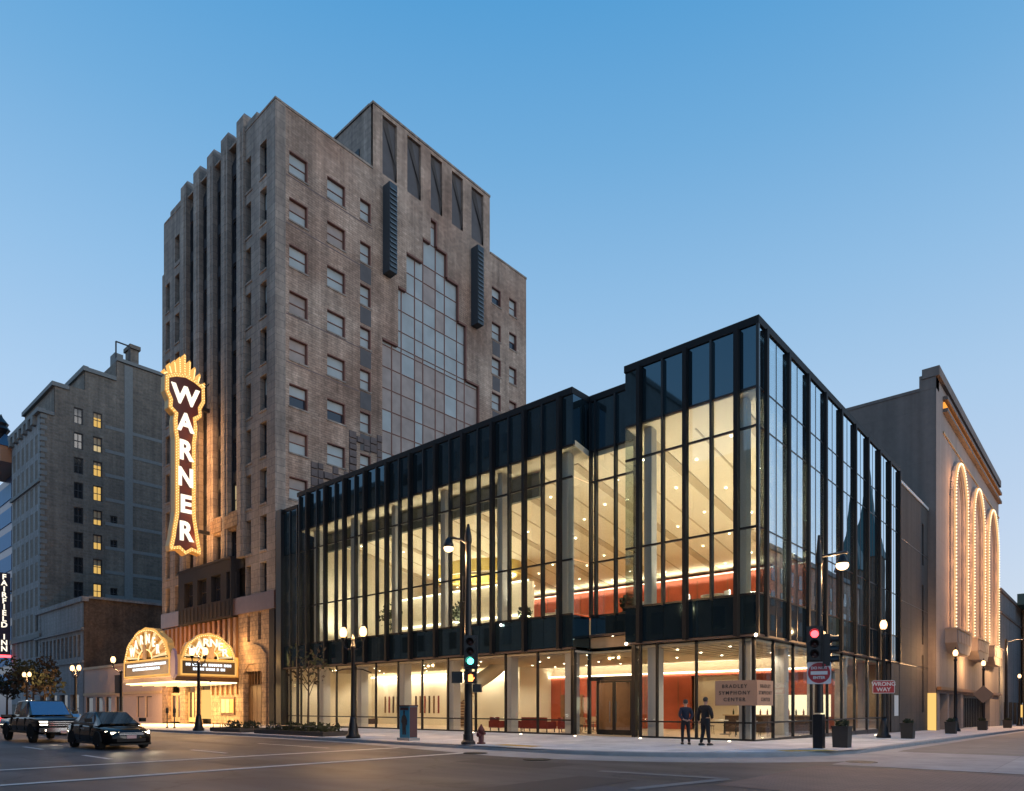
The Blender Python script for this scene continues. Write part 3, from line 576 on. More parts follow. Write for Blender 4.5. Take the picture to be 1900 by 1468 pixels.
armchair(-13.6, 2.0, .16, R(180), 'redsofa', 'wide dark red sofa behind the tall signal pole', 2.0)
armchair(-12.0, 2.6, .16, R(120), 'redsofa', 'red armchair behind the glass just right of the tall signal pole', 1.2)
armchair(-29.8, 2.0, .16, R(170), 'darkwood', 'dark bench seat behind the double lamp post', 1.7)
def table(x, y, z, r, label, top='white', group='round tables in the lobby'):
    t = thing('round_table', label, 'table', (x, y, z), group)
    loc_part('tabletop', MB().lathe((0, 0, .72), [(r, 0), (r, .035)], 20), top, t); loc_part('pedestal', MB().lathe((0, 0, 0), [(.25, 0), (.25, .03), (.04, .05), (.04, .72)], 12), 'black', t)
def chair(x, y, z, rz, mat, label):
    t = thing('lobby_chair', label, 'chair', (x, y, z), 'chairs around the lobby tables', rz)
    loc_part('seat', MB().box(-.22, -.22, .43, .22, .22, .47), mat, t); loc_part('backrest', MB().box(-.22, .2, .55, .22, .23, .86), mat, t)
    for sx_ in (-1, 1):
        for sy in (-1, 1): loc_part('leg', MB().tube((sx_*.2, sy*.2, 0), (sx_*.18, sy*.18, .86 if sy > 0 else .44), .014, n=6), 'black', t)
for i, (x, y, lb) in enumerate(((-11.6, 4.2, 'left of the glass doors'), (-13.0, 6.6, 'deep in the room left of the glass doors'), (-4.2, 6.0, 'behind the two standing men'), (-2.4, 4.6, 'behind the boxed sign near the corner column'), (-1.8, 8.2, 'beyond the corner column'))):
    table(x, y, .16, .5, 'round table on one foot '+lb, 'tan' if i < 2 else 'white')
    for k in range(3):
        a = R(40+120*k+30*i); chair(x+.8*math.cos(a), y+.8*math.sin(a), .16, a-math.pi/2, 'tan' if i < 2 else 'darkwood', ('pale' if i < 2 else 'dark')+(' chair at back of table ', ' chair left of table ', ' chair in front of table ')[k]+lb)
for i, (x, y, lb) in enumerate(((-3.3, 3.0, 'on the upper floor at the corner, nearest the glass'), (-1.9, 3.6, 'on the upper floor beside the corner column'), (-7.6, 4.0, 'on the upper floor over the glass doors'), (-13.2, 3.0, 'on the upper floor left of the recessed bay'))):
    table(x, y, 6.25, .7, 'white round table '+lb)
    for k in range(2):
        a = R(20+180*k+40*i); chair(x+1.0*math.cos(a), y+1.0*math.sin(a), 6.25, a-math.pi/2, 'white', ('white chair right of the table ', 'white chair left of the table ')[k]+lb)
def desk():
    t = thing('bar_counter', 'long dark bar counter in front of the bright shelf behind the two men', 'counter', (-3.4, 10.2, .16))
    part('counter_front', MB().box(-6, 10, .16, -.9, 10.6, 1.1), 'darkwood', t); part('counter_top', MB().box(-6.1, 9.9, 1.1, -.8, 10.7, 1.16), 'tan', t)
    for k in range(12):
        solo('bottle', MB().lathe((-5.6+.4*k, 10.3, 1.16), [(.05, 0), (.05, .2), (.018, .27), (.018, .34)], 8), 'redsofa' if k % 3 else 'foliage', 'small bottle standing on the bar counter', 'bottle', (-5.6+.4*k, 10.3, 1.16), 'bottles on the bar counter')
desk()
def leaves(mb, c, r, n, s, sz=1.0):
    for _ in range(n):
        d = Vector((rnd.gauss(0, 1), rnd.gauss(0, 1), rnd.gauss(0, 1))).normalized()*r*rnd.random()**.4
        p = Vector((c[0]+d.x, c[1]+d.y, c[2]+d.z*sz)); a = Vector((rnd.gauss(0,1), rnd.gauss(0,1), rnd.gauss(0,1))).normalized(); b_ = a.orthogonal().normalized()
        k = s*rnd.uniform(.6, 1.3); mb.add([p-a*k, p+b_*k*.45, p+a*k, p-b_*k*.45], [(0, 1, 2, 3)])
    return mb
def pot_plant(x, y, z, h, label):
    t = thing('potted_plant', label, 'plant', (x, y, z), 'potted plants on the upper floor')
    part('pot', MB().lathe((x, y, z), [(.2, 0), (.28, .45), (.25, .45), (.24, .4), (.001, .4)], 14), 'white', t)
    part('stem', MB().tube((x, y, z+.4), (x, y, z+h*.6), .03), 'bark', t)
    part('crown', leaves(MB(), (x, y, z+h*.7), h*.33, 170, .16, 1.2), 'foliage', t)
pot_plant(-27.6, 2.4, 6.25, 2.6, 'tall potted plant upstairs behind the glass above the double lamp post')
pot_plant(-20.7, 2.6, 6.25, 2.0, 'potted plant upstairs beneath the yellow drum')
pot_plant(-14.8, 2.2, 6.25, 1.2, 'low potted plant upstairs at the left end of the red wall')
pot_plant(-8.4, 3.2, 6.25, 1.3, 'bushy potted plant upstairs in the recessed bay')

# ============================================================ tower
TX = -39.29
TW = thing('office_tower', 'tall pale stone office tower with stepped piers and painted brick side', 'building', (-50, 0, .14))
PC = [-44.8, -47.7, -50.45, -53.3, -56.1]          # pier centres
BAYS = [(-47.1, -45.4), (-49.85, -48.3), (-52.7, -51.05), (-55.5, -53.9)]
FC = [(-41.75, -40.65), (-44.12, -43.25), (-58.5, -57.45), (-60.75, -59.75)]   # plain window columns
rows = [48.0-3.83*k for k in range(10)]            # window heads
holes = []
for a, b in FC:
    for i, zh in enumerate(rows):
        if (a > -50 or i > 0 or a > -60): holes.append((a, b, zh-2.85+(.35 if i == 9 else 0), zh))
fw = MB()
wall_holes(fw, 'S', 0, -44.2, TX, 9.6, 50.4, [h for h in holes if h[0] > -50], .55)
wall_holes(fw, 'S', 0, -61.6, -56.7, 9.6, 45.5, [h for h in holes if h[0] < -50 and h[3] < 45.5], .55)
wall_holes(fw, 'S', 0, -61.2, -56.7, 45.5, 50.6, [h for h in holes if -59 < h[0] < -50 and h[3] > 45.5], .55)
fw.box(-44.2, .02, 50.4, TX+0, .5, 50.47).box(-44.0, .0, 50.4, -42.25, .6, 51.1).box(-59.6, 0, 50.6, -56.7, .6, 51.1).box(-61.6, .02, 45.5, -61.2, 8, 45.55).box(-61.2, .02, 50.6, -59.6, .6, 50.66)
part('south_wall', fw, 'stone', TW)
# bay backs with windows
bw_ = MB(); BW = []
for a, b in BAYS:
    hs = [(a+.22, b-.22, zh-2.75, zh-.1) for zh in rows[:9]]; BW += hs
    wall_holes(bw_, 'S', .22, a-.5, b+.5, 13.6, 49.3, hs, .25)
part('bay_wall', bw_, 'slate', TW)
SP = MB().box(0, 0, 0, 1.0, .12, .85).mesh('spandrel_panel', 'slate')
w1 = window_meshes(1.1, 2.85, 'darkframe', 'paledark'); w2 = window_meshes(.87, 2.85, 'darkframe', 'paledark'); w3 = window_meshes(1.2, 2.65, 'darkframe', 'bay')
palepane = w1[1].copy(); palepane.materials.clear(); palepane.materials.append(M['pale'])
palepane2 = w2[1].copy(); palepane2.materials.clear(); palepane2.materials.append(M['pale'])
sill1 = MB().box(0, 0, 0, 1.15, .3, .155).mesh('sill', 'stone')
for h in holes:
    b_ = h[1]-h[0]; ms = w1 if b_ > 1.03 else w2
    put_window(ms, TW, (h[0]+(0 if ms is w2 else (b_-1.1)/2), .42, h[2]), 0, (palepane if ms is w1 else palepane2) if rnd.random() < .4 else None); piece('sill', sill1, TW, (h[0]-.05, -.07, h[2]-.16))
litw = [m.copy() for m in w3]; litw[1].materials.clear(); litw[1].materials.append(M['winlit2']); litw[2].materials.clear(); litw[2].materials.append(M['winlit2'])
for i, h in enumerate(BW):
    k = i % 9; bay_i = i//9
    put_window(litw if (bay_i, k) in ((0, 7),) else w3, TW, (h[0]+(h[1]-h[0]-1.2)/2, .34, h[2]))
    piece('spandrel_panel', SP, TW, (h[0]+(h[1]-h[0]-1.0)/2, .14, h[3]+.13))
# piers, stepped and capped
for c in PC:
    pm_ = MB().box(c-.6, -.2, 14.4, c+.6, .62, 51.2)
    pm_.box(c-.6, -.2, 51.2, c+.6, 1.0, 51.85); pm_.add([(c-.6,-.2,51.85),(c+.6,-.2,51.85),(c+.6,1.0,51.85),(c-.6,1.0,51.85),(c-.15,.1,52.4),(c+.2,.1,52.4),(c+.2,.7,52.4),(c-.15,.7,52.4)], [(0,1,5,4),(1,2,6,5),(2,3,7,6),(3,0,4,7),(4,5,6,7)])
    pm_.box(c-.26, -.27, 14.4, c+.26, -.2, 50.6)
    part('pier', pm_, 'stone', TW)
for a, b in BAYS:
    part('bay_crown', MB().add([(a-.4,.2,49.2),(b+.4,.2,49.2),(b+.4,.9,51.2),(a-.4,.9,51.2)], [(0,1,2,3)]).box(a-.4, .9, 49.0, b+.4, 1.3, 51.2), 'slate', TW)
# core, roofs, hidden sides
part('core', MB().box(-61.1, 1.1, 13.4, TX-.6, 30.9, 50.1).box(-61.55, 1.1, .1, -61.1, 30, 45.4), 'upanel', TW)
part('core_base', MB().box(-61.5, 1.3, .1, TX-.6, 30.9, 13.4), 'upanel', TW)
# granite belt and dark lower band
part('stone_belt', MB().box(-46.2, -.12, 9.55, TX-.0, .3, 11.0), 'belt', TW); part('stone_belt', MB().box(-61.62, -.12, 9.55, -57.0, .3, 11.0), 'belt', TW)
lb = MB(); wall_holes(lb, 'S', -.3, -57.0, -46.2, 9.5, 14.5, [(a-.15, b+.15, 11.05, 13.4) for a, b in BAYS if b < -46.3]+[(-47.05, -46.4, 11.05, 13.4)], .5)
lb.box(-57.0, -.29, 9.45, -46.2, .5, 9.5).box(-57.0, -.34, 14.5, -46.2, .6, 14.7).box(-46.25, -.29, 9.5, -46.2, .5, 14.5)
part('dark_bay_band', lb, 'slate', TW)
for k in range(14): part('band_flute', MB().box(-56.8+.78*k, -.36, 9.6, -56.6+.78*k, -.3, 10.9), 'slate', TW)
for a, b in [q for q in BAYS if q[1] < -46.3]+[(-47.2, -46.2)]:
    put_window(window_meshes(b-a+.1, 2.3, 'darkframe', 'bay'), TW, (a-.05, .1, 11.08))
# warm stone reliefs above the band
for a, b in BAYS[:2]:
    part('relief_panel', MB().box(a-.5, -.12, 17.0, b+.5, .5, 18.6).box(a-.3, -.3, 17.2, b+.3, -.12, 18.3), 'reliefs', TW)
# shaft below the belt: narrow windows, arched door
wl = MB(); lowh = [(-42.05, -41.55, 7.2, 9.45), (-43.9, -43.4, 7.1, 9.35), (-44.3, -41.2, .14, 4.6)]
wall_holes(wl, 'S', 0, -45.4, TX, .05, 9.55, lowh, .5); part('south_wall', wl, 'reliefs', TW)
for h in lowh[:2]: part('window', MB().box(h[0], .3, h[2], h[1], .36, h[3]), 'glassdark', TW)
ar = MB()
for (a, b, z0, z1) in ((-44.3, -43.9, 4.6, 4.9), (-41.6, -41.2, 4.6, 4.9)): ar.box(a, .05, z0, b, .5, z1)
dr = part('door', MB().box(-44.25, .36, .14, -41.25, .5, 5.0), 'bronze', TW)
for k in range(4): part('door_leaf', MB().box(-44.2+.74*k, .28, .2, -43.52+.74*k, .36, 3.4), 'bronze', dr)
for k in range(6): part('transom_bar', MB().box(-44.15+.49*k, .26, 3.5, -44.0+.49*k, .36, 4.7), 'bronze', dr)
part('door_surround', MB().prism([(-45.0, .14), (-44.3, .14), (-44.3, 4.4), (-43.9, 4.9), (-43.4, 5.2), (-42.1, 5.2), (-41.6, 4.9), (-41.2, 4.4), (-41.2, .14), (-40.5, .14), (-40.5, 5.9), (-41.4, 6.6), (-42.75, 6.95), (-44.1, 6.6), (-45.0, 5.9)], 'y', -.14, -.01), 'reliefs', TW)
part('corner_pilaster', MB().box(-40.1, -.1, .05, TX+.02, .0, 9.5), 'slate', TW)
# recessed upper facade behind the marquee
part('south_wall', MB().box(-61.6, .2, 3.8, -45.4, .5, 9.5), 'belt', TW)
for k in range(16): part('pilaster', MB().box(-61.3+1.0*k, -.05, 5.6, -60.85+1.0*k, .2, 9.4), 'brownwood', TW)
for q in ((-61.6, .0, .05, -60.2, .5, 3.8), (-57.4, .0, .05, -56.2, .5, 3.8), (-54.0, .0, .05, -53.4, .5, 3.8), (-51.3, .3, .05, -45.4, .5, 3.8)): part('wall_pier', MB().box(*q), 'reliefs', TW)
for k in range(6): part('pilaster', MB().box(-51.0+.95*k, .1, 2.7, -50.75+.95*k, .3, 3.7), 'brownwood', TW)
part('lit_panel', MB().box(-53.4, .35, .5, -51.35, .4, 3.2), 'amberbox', TW)
for a in (-60.1, -58.7):
    dd = part('door', MB().box(a, .3, .14, a+.2, .4, 3.0).box(a+1.05, .3, .14, a+1.25, .4, 3.0).box(a+.2, .3, 2.75, a+1.05, .4, 3.0).box(a+.2, .3, .14, a+1.05, .4, .6), 'tan', TW); part('glass_pane', MB().box(a+.2, .34, .6, a+1.05, .37, 2.75), 'glassdark', dd)
for a in (-56.1, -55.1):
    dd = part('door', MB().box(a, .3, .14, a+.15, .4, 3.0).box(a+.8, .3, .14, a+.95, .4, 3.0).box(a+.15, .3, .14, a+.8, .4, .6), 'tan', TW); part('glass_pane', MB().box(a+.15, .34, .6, a+.8, .37, 3.0), 'glassdark', dd)
pcs = part('poster_case', MB().box(-49.2, .2, .9, -46.6, .3, 2.5), 'bronze', TW)
for k, (mt, a) in enumerate((('tan', -49.0), ('tan', -48.2), ('poster', -47.4))): part('poster', MB().box(a, .17, 1.1, a+.7, .2, 2.3), mt, pcs)
# east side
ew = MB(); ecols = [(1.24, 2.95), (4.81, 6.65), (8.2, 9.38), (25.3, 26.75), (28.1, 29.35)]; eh = []
for a, b in ecols:
    for k in range(8): eh.append((a, b, 47.1-3.8*k-1.85, 47.1-3.8*k))
pan_h = [(10.67, 12.34), (13.6, 15.28), (16.55, 18.09), (19.4, 20.96), (22.2, 24.0)]
tiers = [(16.55, 17.42, 47.3, 49.75), (15.5, 18.8, 44.9, 47.3), (13.5, 20.4, 41.2, 44.9), (12.5, 21.5, 35.6, 41.2), (10.65, 23.4, 17.5, 35.6)]
wall_holes(ew, 'E', TX, 0, 31, 17.0, 50.4, eh+[t[:2]+(t[2], min(t[3], 50.4), 1) for t in tiers], .38)
wall_holes(ew, 'E', TX, 9.6, 24.98, 50.4, 56.4, [(a, b, 50.65, 56.05) for a, b in pan_h], .3)
part('east_wall', ew, 'eaststone', TW)
part('corner_stone', MB().box(TX-.02, -.02, 11.0, TX+.03, .9, 50.4), 'stone', TW)
part('upper_block', MB().box(-50, 9.62, 50.1, TX-.45, 24.96, 56.38).box(-44.6, 9.6, 50.1, TX-.31, 9.62, 56.38), 'stone', TW)
part('upper_opening', MB().box(-42.6, 9.5, 51.2, -41.3, 9.6, 53.3), 'darkframe', TW)
part('coping', MB().box(-61.0, -.04, 50.47, TX+.06, .5, 50.62).box(TX-.5, .5, 50.4, TX+.06, 9.58, 50.6).box(TX-.5, 9.55, 56.4, TX+.06, 25.02, 56.62).box(-50, 9.5, 56.4, TX-.5, 10, 56.62).box(TX-.5, 25.05, 50.4, TX+.06, 31.05, 50.6), 'stone', TW)
for a, b in pan_h:
    part('slate_panel', MB().box(TX-.34, a, 50.6, TX-.28, b, 56.1), 'upanel', TW)
    part('angled_fin', MB().add([(TX-.29, a, 50.65), (TX-.29, b, 50.65), (TX-.05, b, 50.65), (TX-.29, a, 56.05), (TX-.29, b-.9, 56.05), (TX-.05, b, 52.0)], [(0,1,2),(0,3,4,1),(1,4,5,2),(3,5,4)]), 'darkclad', TW)
e1 = window_meshes(1.71, 1.85, 'redframe', 'pale', fr=.11); e2 = window_meshes(1.84, 1.85, 'redframe', 'pale', fr=.11); e3 = window_meshes(1.18, 1.85, 'redframe', 'pale', fr=.11); e4 = window_meshes(1.45, 1.85, 'redframe', 'pale', fr=.1); e5 = window_meshes(1.25, 1.85, 'redframe', 'pale', fr=.1)
def tinted(me, m): c = me.copy(); c.materials.clear(); c.materials.append(M[m]); return c
EV = [[e, (e[0], tinted(e[1], 'pale2'), e[2]), (e[0], e[1], tinted(e[2], 'bay')), (e[0], tinted(e[1], 'pale2'), tinted(e[2], 'pale2'))] for e in (e1, e2, e3, e4, e5)]
for i, h in enumerate(eh):
    wo = put_window(EV[i//8][rnd.choice((0, 0, 0, 1, 1, 2, 3))], TW, (TX-.24, h[0], h[2]), R(90)); ww, wh = h[1]-h[0], h[3]-h[2]
    link('sill', MB().box(-.06, -.30, -.14, ww+.06, -.05, -.005).mesh('sill', 'stone'), wo)
    link('reveal', MB().box(ww-.09, -.23, 0, ww-.004, 0, wh).box(0, -.23, wh-.09, ww-.09, 0, wh-.004).mesh('reveal', 'redframe'), wo)
spn = MB().box(-.03, 0, 0, .02, 1.18, 1.5).mesh('slate_panel', 'upanel')
for k in range(1, 7): piece('slate_panel', spn, TW, (TX, 8.2, 47.1-3.8*k-1.85-1.72)); piece('slate_panel', spn, TW, (TX, 25.4, 47.1-3.8*k-1.85-1.72))
# stepped glazing
MV = [10.65, 11.97, 13.1, 14.75, 15.8, 17.42, 18.65, 20.35, 21.45, 23.4]; MH = [17.5]+[19.25+1.99*k for k in range(16)]
gp = {}
for t in tiers:
    ys = sorted({t[0], t[1], *[y for y in MV if t[0]+.15 < y < t[1]-.15]}); zs = sorted({t[2], t[3], *[z for z in MH if t[2]+.3 < z < t[3]-.3]})
    for a, b in zip(ys, ys[1:]):
        for p, q in zip(zs, zs[1:]):
            mat = 'pale' if rnd.random() > .12 else 'bay'
            part('glass_pane', MB().box(TX-.37, a+.03, p+.03, TX-.33, b-.03, q-.03), 'pale2' if (p < 35 and math.sin(a*1.3+p*.17) > -.35) or rnd.random() < .14 else 'pale', TW)
    mb = MB()
    for y in ys[1:-1]: mb.box(TX-.33, y-.04, t[2], TX-.27, y+.04, t[3])
    for z in zs[(1 if t[2] < 18 else 0):-1]: mb.box(TX-.325, t[0], z-.035, TX-.28, t[1], z+.035)
    part('glazing_bar', mb, 'redframe', TW)
    up = [q for q in tiers if abs(q[2]-t[3]) < .01]; gf = MB().box(TX-.34, t[1]-.14, t[2], TX-.01, t[1]-.005, t[3]); g2 = MB().box(TX-.34, t[0]+.005, t[2], TX-.2, t[0]+.1, t[3])
    for mbx, u0, u1 in ([(g2, t[0]+.1, up[0][0]), (gf, up[0][1], t[1]-.14)] if up else [(g2, t[0]+.1, t[1]-.14)]): mbx.box(TX-.34, u0, t[3]-.16, TX-.01, u1, t[3]-.005)
    part('glazing_frame', g2, 'redframe', TW)
    part('glazing_frame', gf, 'redframe', TW)
for z in (33.6, 41.0, 44.9): part('wall_joint', MB().box(TX-.01, .95, z, TX+.015, 9.55, z+.07), 'belt', TW)
for z in (29.7,): part('wall_joint', MB().box(TX-.01, .95, z, TX+.015, 8.1, z+.06), 'belt', TW)
# louvre boxes
for y0 in (10.72, 22.15):
    lv = part('louvre_box', MB().box(TX-.1, y0, 41.4, TX+1.0, y0+.86, 49.5), 'louvre', TW)
    ls = MB().add([(0, .04, 0), (0, .82, 0), (.12, .82, -.14), (.12, .04, -.14), (0, .04, .05), (0, .82, .05), (.12, .82, -.09), (.12, .04, -.09)], [(3,2,1,0),(4,5,6,7),(0,1,5,4),(1,2,6,5),(2,3,7,6),(3,0,4,7)]).mesh('louvre_slat', 'louvreslat')
    for k in range(17): piece('louvre_slat', ls, lv, (TX+1.0, y0, 41.9+.44*k))
# rubble patch of dark stones
for (y0, y1, z0, z1) in ((7.0, 10.6, 19.6, 26.3), (3.2, 7.0, 18.0, 22.6)):
    y = y0
    while y < y1-.3:
        dy = rnd.uniform(.5, .9); z = z0; top = z1-rnd.uniform(0, .9)
        while z < top:
            dz = rnd.uniform(.45, .8); d = rnd.uniform(.06, .2); e = .05
            ov = any(h[0]-.1 < y+dy and y < h[1]+.1 and h[2]-.1 < z+dz and z < h[3]+.1 for h in eh)
            if not ov: part('stone', MB().add([(TX-.02,y,z),(TX-.02,y+dy-.02,z),(TX-.02,y+dy-.02,z+dz-.02),(TX-.02,y,z+dz-.02),(TX+d,y+e,z+e),(TX+d*.8,y+dy-e,z+e*1.5),(TX+d,y+dy-e*1.6,z+dz-e),(TX+d*.7,y+e,z+dz-e)], [(3,2,1,0),(4,5,6,7),(0,1,5,4),(1,2,6,5),(2,3,7,6),(3,0,4,7)]), 'rubble', TW)
            z += dz
        y += dy

# ============================================================ blade sign
BX = -50.45; BC = -2.55
BS = thing('blade_sign', 'tall vertical theatre sign reading WARNER with glowing bulbs and crown of rays', 'sign', (BX, BC, 15))
half = [(0, 14.95), (.55, 15.35), (1.3, 15.15), (1.38, 15.6), (1.2, 16.5), (1.15, 17.0), (.95, 18.2), (.90, 18.6), (.90, 25.0), (1.0, 25.6), (1.05, 26.6), (.95, 27.1), (1.45, 27.5), (1.42, 28.2), (1.75, 28.9), (1.72, 30.2), (.9, 30.7), (0, 30.9)]
outl = [(BC+a, z) for a, z in half]+[(BC-a, z) for a, z in reversed(half[1:-1])]
part('sign_case', MB().prism(outl, 'x', BX-.4, BX+.40), 'troughlit', BS)
def inset(poly, d):
    n = len(poly); res = []
    for i, p in enumerate(poly):
        q0, q1 = poly[i-1], poly[(i+1) % n]; t = Vector((q1[0]-q0[0], q1[1]-q0[1])).normalized(); res.append((p[0]-t.y*d, p[1]+t.x*d))
    return res
inn = inset(outl, .36); rim = inset(outl, .06)
def ring_strip(xo):
    n = len(outl); mb = MB()
    for x in (xo, xo+.03): mb.v += [(x, y, z) for r in (rim, inn) for y, z in r]
    mb.f = [(i, (i+1) % n, n+(i+1) % n, n+i) for i in range(n)]+[(2*n+i, 2*n+(i+1) % n, 3*n+(i+1) % n, 3*n+i) for i in range(n)]
    part('lit_border', mb, 'ray', BS)
ring_strip(BX+.465); ring_strip(BX-.495)
part('sign_face', MB().prism(inn, 'x', BX+.40, BX+.46).prism(inn, 'x', BX-.46, BX-.40), 'maroon', BS)
def along(pts, step):
    outp = []; carry = 0
    for a, b in zip(pts, pts[1:]):
        d = math.dist(a, b); t = carry
        while t < d: outp.append((a[0]+(b[0]-a[0])*t/d, a[1]+(b[1]-a[1])*t/d)); t += step
        carry = t-d
    return outp
bl = MB()
for d in (.12, .27):
    ring = inset(outl, d)
    for y, z in along(ring+ring[:1], .24): bl.octa((BX+.50, y, z), .055); bl.octa((BX-.50, y, z), .055)
part('bulb', bl, 'bulb', BS, stuff=True)
for k in range(-4, 5):
    y = BC+k*.38; top = 32.7-abs(k)*.42-(.25 if abs(k) == 4 else 0); tilt = k*.05
    ry = part('crown_ray', MB().prism([(y-.085, 30.75-abs(k)*.05), (y+.085, 30.75-abs(k)*.05), (y+.11+tilt, top-.15), (y+tilt, top), (y-.11+tilt, top-.15)], 'x', BX-.3, BX+.30), 'ray', BS)
    b2 = MB()
    for j in range(9): b2.octa((BX+.34, y+tilt*j/8, 30.7-abs(k)*.05+(top-30.9)*j/8), .075)
    part('bulb', b2, 'bulb', ry, stuff=True)
for ch, z, sz, s in (('W', 28.85, 2.15, 1.0), ('A', 26.5, 2.15, .9), ('R', 24.05, 2.35, .84), ('N', 21.7, 2.2, .82), ('E', 19.35, 2.1, .95), ('R', 16.95, 2.3, .84)):
    text_part('letter', ch, sz, (BX+.50, BC, z), 'E', 'letter', BS, .05, .075, 1, s)
part('bracket', MB().box(BX-.15, -.9, 28.3, BX+.15, -.2, 28.6), 'black', BS); part('bracket', MB().box(BX-.15, -1.2, 17.2, BX+.15, -.2, 17.5), 'black', BS); part('stay', MB().tube((BX, -.2, 31), (BX, -2.0, 28.8), .05), 'black', BS)

for z in (16.5, 19, 21.5, 24, 26.3):
    light('POINT', 'sign_glow', (BX+1.0, -1.15, z), 170, (1, .50, .18), .12); light('POINT', 'sign_glow', (BX-1.0, -1.15, z), 100, (1, .50, .18), .12)
# ============================================================ marquee
MX, MY = -45.4, -5.25
MQ = thing('theatre_marquee', 'lit theatre marquee with two glowing fan crests over the pavement', 'marquee', (-51, -2.6, 3.7))
part('canopy', MB().box(-56.6, MY, 3.72, MX, -.02, 5.85), 'troughlit', MQ)
part('soffit', MB().box(-56.5, MY+.1, 3.62, MX-.1, -.1, 3.715), 'soffitlit', MQ)
part('fascia', MB().box(-56.7, MY-.08, 3.72, MX+.08, MY-.0, 4.1).box(MX, MY, 3.72, MX+.08, -.05, 4.1), 'bronze', MQ)
def board(face, a, b, z0, z1):
    def bx(u0, d0, p, u1, d1, q): return MB().box(u0, MY-d1, p, u1, MY-d0, q) if face == 'S' else MB().box(MX+d0, u0, p, MX+d1, u1, q)
    bd = part('letter_board', bx(a, .0, z0, b, .06, z1), 'mboard', MQ)
    tb = MB()
    for u0, d0, p, u1, d1, q in ((a-.1, .06, z0-.12, b+.1, .12, z0+.02), (a-.1, .06, z1-.02, b+.1, .12, z1+.12), (a-.12, .06, z0+.02, a+.02, .12, z1-.02), (b-.02, .06, z0+.02, b+.12, .12, z1-.02)):
        o = bx(u0, d0, p, u1, d1, q); tb.add(o.v, o.f)
    part('neon_border', tb, 'ray', bd)
    L = b-a; tx = MB()
    for row, (lo, hi) in enumerate(((.07, .93), (.2, .8))):
        u = a+L*lo; z = z1-.42-.36*row
        while u < a+L*hi:
            w_ = rnd.uniform(.10, .2); o = bx(u, .06, z, min(u+w_, a+L*hi), .09, z+.22); tx.add(o.v, o.f); u += w_+(.05 if rnd.random() > .18 else .16)
    part('message_row', tx, 'mtext', bd, stuff=True)
board('S', -56.3, -46.5, 4.32, 5.55); board('E', -4.8, -.35, 4.32, 5.4)
def crest(face, cu, hw, z0, hh, d):
    """fan crest: stepped shell outline, rays, letters"""
    def pt(u, z, dd): return (cu+u, MY-dd, z) if face == 'S' else (MX+dd, cu+u, z)
    outline = []
    for i in range(41):
        a = math.pi*i/40; k = abs(a-math.pi/2)/(math.pi/2)
        r = 1-.10*math.sin(k*math.pi*1.0)+(.035 if int(k*5) % 2 else 0); outline.append((hw*r*math.cos(a), hh*r*math.sin(a)**.85))
    n = len(outline); mb = MB()
    vs = [pt(u, z0+z, 0) for u, z in outline]+[pt(u, z0+z, -d) for u, z in outline]
    mb.add(vs, [tuple(range(n)), tuple(range(2*n-1, n-1, -1))]+[(i, (i+1) % n, (i+1) % n+n, i+n) for i in range(n)])
    c = part('fan_crest', mb, 'troughlit', MQ)
    ed = MB()
    for (a, b) in zip(outline, outline[1:]): ed.tube(pt(a[0]*.96, z0+a[1]*.97, .07), pt(b[0]*.96, z0+b[1]*.97, .07), .09, n=6)
    part('neon_border', ed, 'ray', c)
    for i in range(13):
        a = math.pi*(i+.5)/13; w_ = .055
        p = [(.3*math.cos(a-w_), .3*math.sin(a-w_)), (.3*math.cos(a+w_), .3*math.sin(a+w_)), (.86*math.cos(a+w_*.9), .86*math.sin(a+w_*.9)), (.86*math.cos(a-w_*.9), .86*math.sin(a-w_*.9))]
        mb = MB().add([pt(u*hw, z0+z*hh, e) for e in (.04, .10) for u, z in p], [(3,2,1,0),(4,5,6,7),(0,1,5,4),(1,2,6,5),(2,3,7,6),(3,0,4,7)])
        part('fan_ray', mb, 'rayw' if i % 2 == 0 else 'troughlit', c)
    b3 = MB()
    for i in range(37):
        a = math.pi*i/36
        for k in (.9, .3): b3.octa(pt(hw*k*math.cos(a), z0+hh*k*math.sin(a), .14), .06)
    part('bulb', b3, 'bulbw', c, stuff=True)
    for i, ch in enumerate('WARNER'):
        a = math.pi*(5.5-i+.5)/6.5 if False else math.pi*(1-(i+.9)/6.8)
        u, z = .62*hw*math.cos(a), .62*hh*math.sin(a)
        text_part('letter', ch, .24*min(hw, 3.2)+.35, pt(u, z0+z, .16), face, 'letter', c, .03, .02)
    m2 = MB()
    vs = [pt(u, z0+z, e) for e in (.1, .22) for u, z in ((-.32, 0), (.32, 0), (.32, hh*.36), (.2, hh*.44), (-.2, hh*.44), (-.32, hh*.36))]
    m2.add(vs, [tuple(range(5, -1, -1)), tuple(range(6, 12))]+[(i, (i+1) % 6, (i+1) % 6+6, i+6) for i in range(6)]); part('crest_medallion', m2, 'tan', c)
crest('S', -51.4, 4.95, 5.72, 2.75, .5); crest('E', -2.55, 2.25, 5.62, 2.15, .5)
sh = part('corner_shield', MB().prism([(-.42, 4.2), (0, 3.9), (.42, 4.2), (.46, 5.4), (.3, 6.0), (0, 6.3), (-.3, 6.0), (-.46, 5.4)], 'y', MY-.3, MY-.1), 'purple', MQ)
for v in sh.data.vertices: v.co.x += MX+.15-ORG[sh.name].x+ORG[sh.name].x
b4 = MB()
for i in range(44):
    for j in range(5): b4.octa((-56.2+.25*i, MY+.4+1.05*j, 3.56), .07)
part('bulb', b4, 'bulbw', MQ, stuff=True)

